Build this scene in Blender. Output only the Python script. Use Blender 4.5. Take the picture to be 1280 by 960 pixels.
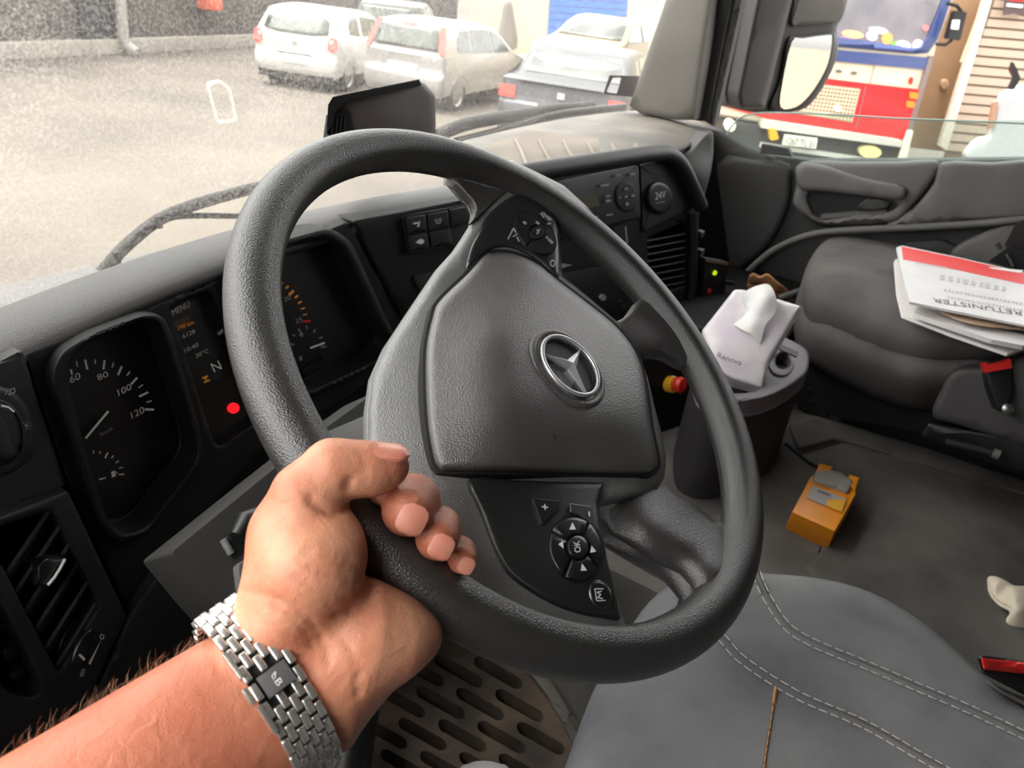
import bpy, bmesh, math, random
import numpy as np
from mathutils import Vector, Matrix
from mathutils.geometry import delaunay_2d_cdt
for o in list(bpy.data.objects): bpy.data.objects.remove(o)
SC = bpy.context.scene; COL = SC.collection
random.seed(4); RNG = np.random.default_rng(4)
# ---------------------------------------------------------------- camera (origin of the world: the lens; x = truck right, y = truck forward, z = up)
FPX = 950.0
CM = np.array([[0.53541, -0.33911, 0.77353], [-0.83705, -0.33516, 0.43245], [0.11261, -0.87902, -0.46330]])
cam = bpy.data.cameras.new('camera'); camo = bpy.data.objects.new('camera', cam); COL.objects.link(camo)
cam.sensor_width = 36; cam.lens = FPX / 1280 * 36; cam.clip_start = 0.01; cam.clip_end = 300
r_, d_, f_ = CM[:, 0], CM[:, 1], CM[:, 2]
camo.matrix_world = Matrix(((r_[0], -d_[0], -f_[0], 0), (r_[1], -d_[1], -f_[1], 0), (r_[2], -d_[2], -f_[2], 0), (0, 0, 0, 1)))
cam.dof.use_dof = True; cam.dof.focus_distance = 0.56; cam.dof.aperture_fstop = 14
SC.camera = camo
# ---------------------------------------------------------------- light
wd = bpy.data.worlds.new('sky'); SC.world = wd; wd.use_nodes = True
nt = wd.node_tree; bg = nt.nodes['Background']; sky = nt.nodes.new('ShaderNodeTexSky')
sky.sky_type = 'NISHITA'; sky.sun_disc = False; sky.sun_elevation = math.radians(73); sky.sun_rotation = math.radians(-35)
sky.air_density = 1.0; sky.dust_density = 3.5; sky.ozone_density = 1.0
hs = nt.nodes.new('ShaderNodeHueSaturation'); hs.inputs['Saturation'].default_value = 0.10
nt.links.new(sky.outputs[0], hs.inputs['Color']); wt = nt.nodes.new('ShaderNodeMix'); wt.data_type = 'RGBA'; wt.blend_type = 'MULTIPLY'; wt.inputs[0].default_value = 1; wt.inputs[7].default_value = (1.0, 0.97, 0.93, 1); nt.links.new(hs.outputs[0], wt.inputs[6]); nt.links.new(wt.outputs[2], bg.inputs[0]); bg.inputs[1].default_value = 0.82
sl = bpy.data.lights.new('sun', 'SUN'); so = bpy.data.objects.new('sun', sl); COL.objects.link(so)
sl.energy = 1.2; sl.angle = math.radians(3); sl.color = (1, 0.93, 0.82)
so.rotation_euler = Vector((0.16, -0.24, -0.95)).to_track_quat('-Z', 'Y').to_euler(); so.location = (-2, 3, 12)
SC.view_settings.view_transform = 'Standard'; SC.view_settings.look = 'None'; SC.view_settings.gamma = 1
SC.view_settings.use_curve_mapping = False; SC.view_settings.exposure = 0.42
# ---------------------------------------------------------------- helpers
def ray(x, y): return CM @ np.array([(x - 640) / FPX, (y - 480) / FPX, 1.0])
def zed(x, y, z): return ray(x, y) * z                       # pixel at a camera depth
def at(x, y, ax, v):                                          # pixel on an axis plane
    d = ray(x, y); return d * (v / d[ax])
def onp(x, y, P, N):                                          # pixel on a plane
    d = ray(x, y); return d * ((np.asarray(P) @ N) / (d @ N))
def proj(P):
    c = CM.T @ np.asarray(P); return (640 + FPX * c[0] / c[2], 480 + FPX * c[1] / c[2])
def nrm(v): v = np.asarray(v, float); return v / np.linalg.norm(v)
def plane(P, N):                                              # a surface: pixel (+ height) -> point
    P = np.asarray(P, float); N = nrm(N)
    def S(x, y, h=0.0): return onp(x, y, P + N * h, N)
    S.n = N; return S
def plane3(a, b, c):                                          # plane through three points, normal towards the lens
    a, b, c = map(np.asarray, (a, b, c)); n = nrm(np.cross(b - a, c - a))
    if n @ a > 0: n = -n
    return plane(a, n)
def s2l(c):
    c = c / 255.0; return c / 12.92 if c <= 0.04045 else ((c + 0.055) / 1.055) ** 2.4
def rgb(c): return tuple(s2l(v) for v in c) + (1.0,)
MATS = {}
def mat(name, col, rough=0.5, metal=0.0, bump=0.0, bscale=200.0, var=0.0, vscale=8.0, col2=None, spec=0.5, emit=None, estr=1.0, trans=0.0, bkind='noise', sss=0.0, coat=0.0, rvar=0.0):
    m = bpy.data.materials.new(name); m.use_nodes = True; t = m.node_tree; b = t.nodes['Principled BSDF']
    b.inputs['Base Color'].default_value = rgb(col); b.inputs['Roughness'].default_value = rough; b.inputs['Metallic'].default_value = metal
    b.inputs['Specular IOR Level'].default_value = spec
    if coat: b.inputs['Coat Weight'].default_value = coat; b.inputs['Coat Roughness'].default_value = 0.08
    if sss: b.inputs['Subsurface Weight'].default_value = sss; b.inputs['Subsurface Radius'].default_value = (0.012, 0.004, 0.002); b.inputs['Subsurface Scale'].default_value = 0.6
    if trans: b.inputs['Transmission Weight'].default_value = trans
    if emit: b.inputs['Emission Color'].default_value = rgb(emit); b.inputs['Emission Strength'].default_value = estr
    tc = t.nodes.new('ShaderNodeTexCoord')
    if var or col2:
        n = t.nodes.new('ShaderNodeTexNoise'); n.inputs['Scale'].default_value = vscale; n.inputs['Detail'].default_value = 6
        t.links.new(tc.outputs['Object'], n.inputs['Vector'])
        r = t.nodes.new('ShaderNodeValToRGB'); e = r.color_ramp.elements; e[0].position = 0.35; e[1].position = 0.68
        e[0].color = rgb(col); e[1].color = rgb(col2 if col2 else tuple(min(255, v * (1 + var)) for v in col))
        t.links.new(n.outputs[0], r.inputs[0]); t.links.new(r.outputs[0], b.inputs['Base Color'])
        if rvar:
            mr = t.nodes.new('ShaderNodeMapRange'); mr.inputs[3].default_value = rough - rvar; mr.inputs[4].default_value = rough + rvar
            t.links.new(n.outputs[0], mr.inputs[0]); t.links.new(mr.outputs[0], b.inputs['Roughness'])
    if bump:
        if bkind == 'noise': n = t.nodes.new('ShaderNodeTexNoise'); n.inputs['Detail'].default_value = 3; out = 0
        else: n = t.nodes.new('ShaderNodeTexVoronoi'); out = 0
        n.inputs['Scale'].default_value = bscale; t.links.new(tc.outputs['Object'], n.inputs['Vector'])
        bp = t.nodes.new('ShaderNodeBump'); bp.inputs['Strength'].default_value = bump; bp.inputs['Distance'].default_value = 0.002
        t.links.new(n.outputs[out], bp.inputs['Height']); t.links.new(bp.outputs[0], b.inputs['Normal'])
    MATS[name] = m; return m
def link(name, me, m=None, parent=None, smooth=35):
    o = bpy.data.objects.new(name, me); COL.objects.link(o)
    if m is not None: me.materials.append(m)
    if smooth:
        me.shade_smooth()
        if smooth < 180: me.set_sharp_from_angle(angle=math.radians(smooth))
    if parent is not None:
        o.parent = parent; o.matrix_parent_inverse = Matrix.Translation(-parent.location)
    return o
def mesh(name, verts, faces, m=None, parent=None, smooth=35, recalc=True):
    me = bpy.data.meshes.new(name); me.from_pydata([tuple(map(float, v)) for v in verts], [], [tuple(map(int, f)) for f in faces])
    if recalc:
        bm = bmesh.new(); bm.from_mesh(me); bmesh.ops.remove_doubles(bm, verts=bm.verts, dist=1e-6)
        bmesh.ops.recalc_face_normals(bm, faces=bm.faces); bm.to_mesh(me); bm.free()
    return link(name, me, m, parent, smooth)
def frombm(name, bm, m=None, parent=None, smooth=35):
    me = bpy.data.meshes.new(name); bmesh.ops.recalc_face_normals(bm, faces=bm.faces); bm.to_mesh(me); bm.free()
    return link(name, me, m, parent, smooth)
def tag(o, label=None, cat=None, group=None, kind=None):
    if label: o['label'] = label
    if cat: o['category'] = cat
    if group: o['group'] = group
    if kind: o['kind'] = kind
    return o
def thing(name, label, cat, loc=(0, 0, 0), group=None, kind=None):
    o = bpy.data.objects.new(name, None); COL.objects.link(o); o.location = Vector(tuple(map(float, loc))); o.empty_display_size = 0.05
    return tag(o, label, cat, group, kind)
def struct(o, label=None):
    o['kind'] = 'structure'
    if label: o['label'] = label
    return o
def curve_px(pts, n=6, closed=True):                          # Catmull-Rom through points (any dimension)
    P = np.array(pts, float); N = len(P); out = []
    rng = range(N) if closed else range(N - 1)
    for i in rng:
        if closed: a, b, c, d = P[(i - 1) % N], P[i], P[(i + 1) % N], P[(i + 2) % N]
        else: a, b, c, d = P[max(i - 1, 0)], P[i], P[i + 1], P[min(i + 2, N - 1)]
        for k in range(n):
            t = k / n; out.append(0.5 * ((2 * b) + (-a + c) * t + (2 * a - 5 * b + 4 * c - d) * t * t + (-a + 3 * b - 3 * c + d) * t ** 3))
    if not closed: out.append(P[-1])
    return np.array(out)
def rnd(pts, r=6, n=4):                                       # polygon with rounded corners (2-D)
    P = np.array(pts, float); N = len(P); out = []
    for i in range(N):
        a, b, c = P[i - 1], P[i], P[(i + 1) % N]; u, v = a - b, c - b; lu, lv = np.linalg.norm(u), np.linalg.norm(v)
        rr = min(r, lu * 0.45, lv * 0.45); p, q = b + u / lu * rr, b + v / lv * rr
        for k in range(n + 1):
            t = k / n; out.append((1 - t) ** 2 * p + 2 * t * (1 - t) * b + t * t * q)
    return np.array(out)
def inside(P, poly):
    x, y = P[:, 0], P[:, 1]; r = np.zeros(len(P), bool); j = len(poly) - 1
    for i in range(len(poly)):
        xi, yi = poly[i]; xj, yj = poly[j]
        c = ((yi > y) != (yj > y)) & (x < (xj - xi) * (y - yi) / (yj - yi + 1e-12) + xi); r ^= c; j = i
    return r
def pdist(P, poly):
    a = np.asarray(poly, float); b = np.roll(a, -1, 0); ab = b - a
    t = ((P[:, None] - a) * ab).sum(2) / ((ab ** 2).sum(1) + 1e-12); t = np.clip(t, 0, 1)
    return np.sqrt((((P[:, None] - (a + t[..., None] * ab))) ** 2).sum(2)).min(1)
def tps(ctrl):                                                # thin-plate heights over pixels
    c = np.array(ctrl, float); X = c[:, :2] / 100; n = len(X)
    def U(r2): return np.where(r2 > 1e-12, r2 * np.log(r2 + 1e-12), 0)
    K = U(((X[:, None] - X) ** 2).sum(2)) + np.eye(n) * 0.02; Pm = np.hstack([np.ones((n, 1)), X])
    A = np.block([[K, Pm], [Pm.T, np.zeros((3, 3))]]); w = np.linalg.solve(A, np.concatenate([c[:, 2], np.zeros(3)]))
    def f(P):
        Q = np.asarray(P, float) / 100; return U(((Q[:, None] - X) ** 2).sum(2)) @ w[:n] + w[n] + Q @ w[n + 1:]
    return f
def patch(name, S, outline, m, parent=None, holes=(), h=0.0, depth=0.01, step=25, rw=0, drop=0.0, back=None, smooth=40, top_only=False):
    """Solid shell over a pixel region of a surface: h is a height or a list of (x, y, height); rw / drop round the rim."""
    outline = np.array(outline, float); loops = [outline] + [np.array(q, float) for q in holes]
    def resample(L):
        out = []
        for i in range(len(L)):
            a, b = L[i], L[(i + 1) % len(L)]; k = max(1, int(np.linalg.norm(b - a) // step))
            for j in range(k): out.append(a + (b - a) * j / k)
        return np.array(out)
    loops = [resample(L) for L in loops]; V = np.vstack(loops); E = []; s = 0
    for L in loops:
        E += [(s + i, s + (i + 1) % len(L)) for i in range(len(L))]; s += len(L)
    lo, hi = outline.min(0), outline.max(0)
    gx, gy = np.meshgrid(np.arange(lo[0] + step * .37, hi[0], step), np.arange(lo[1] + step * .37, hi[1], step)); G = np.stack([gx.ravel(), gy.ravel()], 1)
    def keep(Q):
        ok = inside(Q, outline)
        for L in loops[1:]: ok &= ~inside(Q, L)
        return Q[ok]
    G = keep(G); dist = lambda Q: np.min([pdist(Q, L) for L in loops], 0)
    if len(G): G = G[dist(G) > (rw * 1.25 if rw else step * .3)]
    if rw:                                                    # clean rings that carry the rounded rim
        for q in (0.15, 0.4, 0.7, 1.0):
            for L in loops:
                n1 = L - np.roll(L, 1, 0); n2 = np.roll(L, -1, 0) - L; n1 = n1 / (np.linalg.norm(n1, axis=1)[:, None] + 1e-9); n2 = n2 / (np.linalg.norm(n2, axis=1)[:, None] + 1e-9)
                nx = n1 + n2; nn = np.stack([-nx[:, 1], nx[:, 0]], 1); nn /= np.linalg.norm(nn, axis=1)[:, None] + 1e-9
                for sg in (1, -1):
                    R = keep(L + nn * sg * q * rw)
                    if len(R):
                        R = R[dist(R) > q * rw * .93]
                        if len(R): G = np.vstack([G, R]) if len(G) else R
    A = np.vstack([V, G]) if len(G) else V
    vv, ee, ff = delaunay_2d_cdt([Vector(p) for p in A], E, [], 0, 1e-4)[:3]
    Q = np.array([(v[0], v[1]) for v in vv]); T = np.array([f for f in ff if len(f) == 3]); cen = Q[T].mean(1)
    ok = inside(cen, loops[0])
    for L in loops[1:]: ok &= ~inside(cen, L)
    T = T[ok]
    H = np.full(len(Q), float(h)) if np.isscalar(h) else tps(h)(Q)
    if rw:
        dd = np.min([pdist(Q, L) for L in loops], 0); u = np.clip(1 - dd / rw, 0, 1); H = H - drop * (1 - np.sqrt(np.clip(1 - u * u, 0, 1)))
    P = np.array([S(q[0], q[1], hh) for q, hh in zip(Q, H)])
    if top_only: return mesh(name, P, T, m, parent, smooth)
    bk = -np.asarray(S.n if back is None else back) * depth
    n = len(P); faces = [tuple(t) for t in T] + [(t[2] + n, t[1] + n, t[0] + n) for t in T]; cnt = {}
    for t in T:
        for a, b in ((t[0], t[1]), (t[1], t[2]), (t[2], t[0])): cnt[(min(a, b), max(a, b))] = cnt.get((min(a, b), max(a, b)), 0) + 1
    faces += [(a, b, b + n, a + n) for (a, b), k in cnt.items() if k == 1]
    return mesh(name, np.vstack([P, P + bk]), faces, m, parent, smooth)
def quad(name, S, pts, m, parent=None, h=0.0, depth=0.0008):
    return patch(name, S, pts, m, parent, h=h, depth=depth, step=1e4)
def tick(a, b, w):                                            # stroke as a pixel polygon
    a, b = np.array(a, float), np.array(b, float); d = (b - a) / np.linalg.norm(b - a); q = np.array([-d[1], d[0]]) * w / 2
    return [a + q, b + q, b - q, a - q]
def strokes(name, S, polys, m, parent=None, h=0.0, depth=0.0006):   # several flat marks of one print as one mesh
    V = []; F = []
    for pl in polys:
        n0 = len(V); k = len(pl)
        V += [S(p[0], p[1], h) for p in pl]; V += [S(p[0], p[1], h - depth) for p in pl]
        F.append(tuple(range(n0, n0 + k))); F.append(tuple(range(n0 + 2 * k - 1, n0 + k - 1, -1)))
        F += [(n0 + i, n0 + (i + 1) % k, n0 + k + (i + 1) % k, n0 + k + i) for i in range(k)]
    return mesh(name, V, F, m, parent, smooth=0)
def ell(cx, cy, rx, ry, rot=0, n=28, a0=0, a1=360):
    r = math.radians(rot); full = abs(a1 - a0) >= 360; N = n if full else n + 1; out = []
    for i in range(N):
        t = math.radians(a0 + (a1 - a0) * i / n); x, y = rx * math.cos(t), ry * math.sin(t)
        out.append((cx + x * math.cos(r) - y * math.sin(r), cy + x * math.sin(r) + y * math.cos(r)))
    return out
def text(name, body, S, p0, p1, pu, m, parent=None, h=0.0, spacing=1.0):
    """Flat lettering: p0..p1 is the baseline, pu the top of the first letter (pixels on the surface)."""
    cu = bpy.data.curves.new(name, 'FONT'); cu.body = body; cu.size = 1; cu.space_character = spacing; cu.resolution_u = 3
    o = bpy.data.objects.new('tmp', cu); COL.objects.link(o); dg = bpy.context.evaluated_depsgraph_get()
    me = bpy.data.meshes.new_from_object(o.evaluated_get(dg)); bpy.data.objects.remove(o); bpy.data.curves.remove(cu)
    v = np.array([w.co[:2] for w in me.vertices]); lo = v.min(0); hi = v.max(0); v = (v - lo) / (hi - lo)
    p0, p1, pu = (np.array(q, float) for q in (p0, p1, pu)); pts = p0 + v[:, :1] * (p1 - p0) + v[:, 1:] * (pu - p0)
    for w, q in zip(me.vertices, pts): w.co = Vector(tuple(S(q[0], q[1], h)))
    me.name = name; return link(name, me, m, parent, 0)
def tube(name, pts, rad, m=None, parent=None, seg=12, flat=None, smooth=60, closed=False):
    """Swept tube; flat=(a, b, up): elliptical section with half axes a (across up) and b (along up)."""
    P = [np.asarray(p, float) for p in pts]; n = len(P); R = [rad] * n if np.isscalar(rad) else list(rad); V = []; F = []; prev = None
    for i in range(n):
        if closed: t = nrm(P[(i + 1) % n] - P[i - 1])
        else: t = nrm(P[min(i + 1, n - 1)] - P[max(i - 1, 0)])
        if flat: up = np.asarray(flat[2], float); b = nrm(up - (up @ t) * t); a = np.cross(t, b)
        else:
            if prev is None: q = np.array([0, 0, 1.0]) if abs(t[2]) < .9 else np.array([1.0, 0, 0]); a = nrm(np.cross(t, q))
            else: a = nrm(prev - (prev @ t) * t)
            b = np.cross(t, a); prev = a
        for k in range(seg):
            w = 2 * math.pi * k / seg
            if flat: V.append(P[i] + R[i] * (a * flat[0] * math.cos(w) + b * flat[1] * math.sin(w)))
            else: V.append(P[i] + R[i] * (a * math.cos(w) + b * math.sin(w)))
    for i in range(n if closed else n - 1):
        j = (i + 1) % n
        for k in range(seg): F.append((i * seg + k, i * seg + (k + 1) % seg, j * seg + (k + 1) % seg, j * seg + k))
    if not closed: F.append(tuple(range(seg - 1, -1, -1))); F.append(tuple((n - 1) * seg + k for k in range(seg)))
    return mesh(name, V, F, m, parent, smooth)
def box(name, c, ax, m=None, parent=None, bevel=0.0, seg=2, taper=None, smooth=40):
    """Box from centre and three half-axis vectors; taper=(sx, sy) scales the +third-axis end."""
    c = np.asarray(c, float); ax = [np.asarray(a, float) for a in ax]; bm = bmesh.new(); vs = []
    for k in (-1, 1):
        for j in (-1, 1):
            for i in (-1, 1):
                sx, sy = taper if (taper and k > 0) else (1, 1)
                vs.append(bm.verts.new(tuple(c + ax[0] * i * sx + ax[1] * j * sy + ax[2] * k)))
    for q in ((0, 1, 3, 2), (4, 6, 7, 5), (0, 4, 5, 1), (2, 3, 7, 6), (0, 2, 6, 4), (1, 5, 7, 3)): bm.faces.new([vs[i] for i in q])
    if bevel: bmesh.ops.bevel(bm, geom=bm.edges[:], offset=bevel, segments=seg, profile=0.7, affect='EDGES')
    return frombm(name, bm, m, parent, smooth)
def prism(name, pts, vec, m=None, parent=None, bevel=0.0, seg=2, smooth=40):
    bm = bmesh.new(); a = [bm.verts.new(tuple(map(float, p))) for p in pts]; b = [bm.verts.new(tuple(np.asarray(p, float) + np.asarray(vec))) for p in pts]; n = len(a)
    bm.faces.new(a); bm.faces.new(b[::-1])
    for i in range(n): bm.faces.new([a[i], b[i], b[(i + 1) % n], a[(i + 1) % n]])
    if bevel: bmesh.ops.bevel(bm, geom=bm.edges[:], offset=bevel, segments=seg, profile=0.7, affect='EDGES')
    return frombm(name, bm, m, parent, smooth)
def grid(name, rows, m=None, parent=None, smooth=60, closed_v=False, solid=0.0):
    R = [[np.asarray(p, float) for p in r] for r in rows]; nr, nc = len(R), len(R[0]); V = [p for r in R for p in r]; F = []
    for i in range(nr - 1):
        for j in range(nc if closed_v else nc - 1): F.append((i * nc + j, i * nc + (j + 1) % nc, (i + 1) * nc + (j + 1) % nc, (i + 1) * nc + j))
    o = mesh(name, V, F, m, parent, smooth)
    if solid: md = o.modifiers.new('solid', 'SOLIDIFY'); md.thickness = solid; md.offset = 0
    return o
def sdf_mesh(fn, lo, hi, vox):                                # naive surface nets
    lo = np.array(lo); N = np.ceil((np.array(hi) - lo) / vox).astype(int) + 1
    xs = [lo[i] + np.arange(N[i]) * vox for i in range(3)]; D = np.empty(N, np.float32)
    for i in range(N[0]):
        yy, zz = np.meshgrid(xs[1], xs[2], indexing='ij'); P = np.stack([np.full_like(yy, xs[0][i]), yy, zz], -1).reshape(-1, 3)
        D[i] = fn(P).reshape(N[1], N[2])
    ins = D < 0; cnt = np.zeros(N - 1, np.float32); acc = np.zeros(tuple(N - 1) + (3,), np.float32)
    off = [(i, j, k) for i in (0, 1) for j in (0, 1) for k in (0, 1)]
    sl = lambda o: tuple(slice(o[a], N[a] - 1 + o[a]) for a in range(3))
    for a in off:
        for ax in range(3):
            if a[ax]: continue
            b = list(a); b[ax] = 1; da, db = D[sl(a)], D[sl(b)]; cr = (da < 0) != (db < 0)
            t = np.where(cr, da / np.where(cr, da - db, 1), 0); p = np.zeros(tuple(N - 1) + (3,), np.float32); p[...] = a; p[..., ax] += t
            acc += p * cr[..., None]; cnt += cr
    act = cnt > 0; idx = -np.ones(N - 1, int); idx[act] = np.arange(act.sum()); ijk = np.argwhere(act)
    V = lo + (ijk + acc[act] / cnt[act][:, None]) * vox; F = []
    for ax in range(3):
        b1, b2 = (ax + 1) % 3, (ax + 2) % 3; A = [slice(1, N[i] - 1) for i in range(3)]; A[ax] = slice(0, N[ax] - 1); Bq = list(A); Bq[ax] = slice(1, N[ax])
        cr = np.argwhere(ins[tuple(A)] != ins[tuple(Bq)])
        if not len(cr): continue
        base = cr + np.array([0 if i == ax else 1 for i in range(3)]); u1 = np.eye(3, dtype=int)[b1]; u2 = np.eye(3, dtype=int)[b2]
        q = [base - u1 - u2, base - u2, base, base - u1]; q = [idx[tuple(w.T)] for w in q]; fl = ins[tuple(base.T)]
        F.append(np.where(fl[:, None], np.stack(q, 1), np.stack(q[::-1], 1)))
    return V, np.vstack(F)
# ---------------------------------------------------------------- materials
m_rim = mat('rim_polyurethane', (44, 43, 42), 0.36, spec=1.0, coat=0.0, bump=0.28, bscale=1050, bkind='voronoi', var=0.12, vscale=30, rvar=0.06)
m_hub = mat('hub_plastic', (100, 100, 99), 0.40, spec=0.9, bump=0.26, bscale=900, bkind='voronoi', var=0.12, vscale=22, rvar=0.05)
m_bag = mat('airbag_plastic', (76, 74, 73), 0.38, spec=1.0, bump=0.20, bscale=820, bkind='voronoi', var=0.15, vscale=18, rvar=0.06)
m_spk = mat('spoke_plastic', (60, 58, 57), 0.36, spec=1.0, bump=0.35, bscale=800, var=0.1, vscale=20)
m_key = mat('keypad_plastic', (38, 39, 39), 0.36, bump=0.12, bscale=900)
m_btn = mat('button_plastic', (30, 30, 31), 0.30)
m_gap = mat('dark_gap', (8, 8, 8), 0.8)
m_chrome = mat('chrome', (205, 206, 207), 0.30, metal=0.65)
m_satin = mat('satin_metal', (170, 170, 168), 0.34, metal=1.0)
m_steel = mat('bracelet_steel', (222, 219, 212), 0.26, metal=0.85)
m_white = mat('white_print', (225, 225, 222), 0.5)
m_grey_print = mat('grey_print', (150, 150, 148), 0.5)
m_skin = mat('skin', (216, 156, 124), 0.46, bump=0.0, col2=(190, 114, 86), vscale=30, spec=0.4, sss=0.15)
def skin_relief(m):
    t = m.node_tree; b = t.nodes['Principled BSDF']; tc = t.nodes.new('ShaderNodeTexCoord')
    v = t.nodes.new('ShaderNodeTexVoronoi'); v.feature = 'DISTANCE_TO_EDGE'; v.inputs['Scale'].default_value = 620
    n = t.nodes.new('ShaderNodeTexNoise'); n.inputs['Scale'].default_value = 110; n.inputs['Detail'].default_value = 5; n.inputs['Distortion'].default_value = .6
    for q in (v, n): t.links.new(tc.outputs['Object'], q.inputs['Vector'])
    b1 = t.nodes.new('ShaderNodeBump'); b1.inputs['Strength'].default_value = .25; b1.inputs['Distance'].default_value = .001; t.links.new(v.outputs['Distance'], b1.inputs['Height'])
    b2 = t.nodes.new('ShaderNodeBump'); b2.inputs['Strength'].default_value = .45; b2.inputs['Distance'].default_value = .0022; t.links.new(n.outputs[0], b2.inputs['Height']); t.links.new(b1.outputs[0], b2.inputs['Normal']); t.links.new(b2.outputs[0], b.inputs['Normal'])
skin_relief(m_skin)
m_nail = mat('nail', (216, 148, 126), 0.30, col2=(198, 120, 102), vscale=60, sss=0.15)
m_tip = None
m_hair = mat('arm_hair', (160, 110, 78), 0.5)
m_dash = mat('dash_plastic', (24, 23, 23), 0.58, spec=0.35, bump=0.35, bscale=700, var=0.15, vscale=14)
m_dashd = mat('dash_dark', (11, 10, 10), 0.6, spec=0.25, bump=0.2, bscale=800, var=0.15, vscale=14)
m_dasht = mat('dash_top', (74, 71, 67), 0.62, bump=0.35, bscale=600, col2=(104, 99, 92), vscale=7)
m_pad = mat('dash_pad', (36, 34, 33), 0.5, bump=0.4, bscale=650, col2=(50, 47, 45), vscale=9)
m_dial = mat('dial_face', (15, 15, 16), 0.35)
m_lens = mat('dial_lens', (22, 21, 22), 0.2)
m_column = mat('column_plastic', (50, 49, 47), 0.55, bump=0.3, bscale=700, var=0.12, vscale=12)
m_black = mat('black_plastic', (17, 17, 18), 0.42)
m_blackm = mat('black_rubber', (24, 24, 24), 0.75)
m_red = mat('red_plastic', (205, 38, 34), 0.35)
m_amber = mat('amber_mark', (190, 120, 40), 0.5, emit=(190, 120, 40), estr=0.15)
m_redled = mat('red_telltale', (200, 20, 25), 0.4, emit=(230, 20, 30), estr=1.3)
m_grnled = mat('green_lamp', (170, 200, 30), 0.3, emit=(180, 210, 20), estr=0.8)
m_lcd = mat('display_dark', (26, 25, 27), 0.25)
m_lcdtxt = mat('display_text', (120, 115, 110), 0.5, emit=(140, 132, 124), estr=0.18)
m_orange = mat('orange_plastic', (226, 140, 22), 0.42, var=0.08, vscale=20)
m_yellow = mat('yellow_plastic', (232, 170, 40), 0.4)
# ---------------------------------------------------------------- the cab (setting)
ZF, ZT = -0.98, -0.75                                          # driver footwell floor, raised floor between the seats
m_floor = mat('floor_rubber', (62, 60, 58), 0.78, bump=0.35, bscale=160, col2=(106, 102, 97), vscale=5.5)
m_head = mat('headliner', (92, 90, 86), 0.9)
m_trim = mat('cab_trim', (62, 60, 60), 0.6, bump=0.25, bscale=600, var=0.12, vscale=10)
m_pillar = mat('pillar_trim', (92, 89, 84), 0.62, bump=0.2, bscale=500, var=0.1, vscale=6)
fl = thing('floor', None, None, (1.3, 0, ZT)); fl['kind'] = 'structure'
def slab(name, x0, x1, y0, y1, z0, z1, m, parent=None, bevel=0.0):
    return box(name, ((x0 + x1) / 2, (y0 + y1) / 2, (z0 + z1) / 2), [((x1 - x0) / 2, 0, 0), (0, (y1 - y0) / 2, 0), (0, 0, (z1 - z0) / 2)], m, parent, bevel)
slab('tunnel_floor', 0.86, 2.16, -1.05, 0.75, ZT - 0.24, ZT, m_floor, fl, 0.012)
slab('footwell_floor', -0.12, 0.90, -1.05, 1.0, ZF - 0.04, ZF, m_floor, fl)
SF = plane((0, 0, ZT), (0, 0, 1))
struct(slab('ceiling', -0.16, 2.2, -1.1, 0.94, 0.62, 0.68, m_head), 'pale headliner of the cab')
struct(slab('wall_back', -0.16, 2.2, -1.12, -1.06, -1.0, 0.66, m_head))
struct(slab('wall_right', 2.14, 2.19, -1.1, -0.24, -1.0, 0.66, m_trim))
wl = thing('wall_left', 'driver side wall of the cab with door and window opening', None, (-.155, 0, -1)); wl['kind'] = 'structure'
slab('rear_panel', -0.18, -0.13, -1.1, 0.06, -1.0, 0.66, m_trim, wl); slab('door_panel', -0.18, -0.13, 0.06, 1.0, -1.0, -.30, m_trim, wl, .01); slab('door_header', -0.18, -0.13, 0.06, 1.0, .54, .66, m_trim, wl); slab('pillar', -0.18, -0.13, 0.90, 1.0, -.30, .60, m_pillar, wl)  # unseen; rear panel reaches level with the lens to cut light from behind
struct(slab('wall_front', -0.16, 2.2, 1.035, 1.12, -1.25, -0.46, m_trim))
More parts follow.
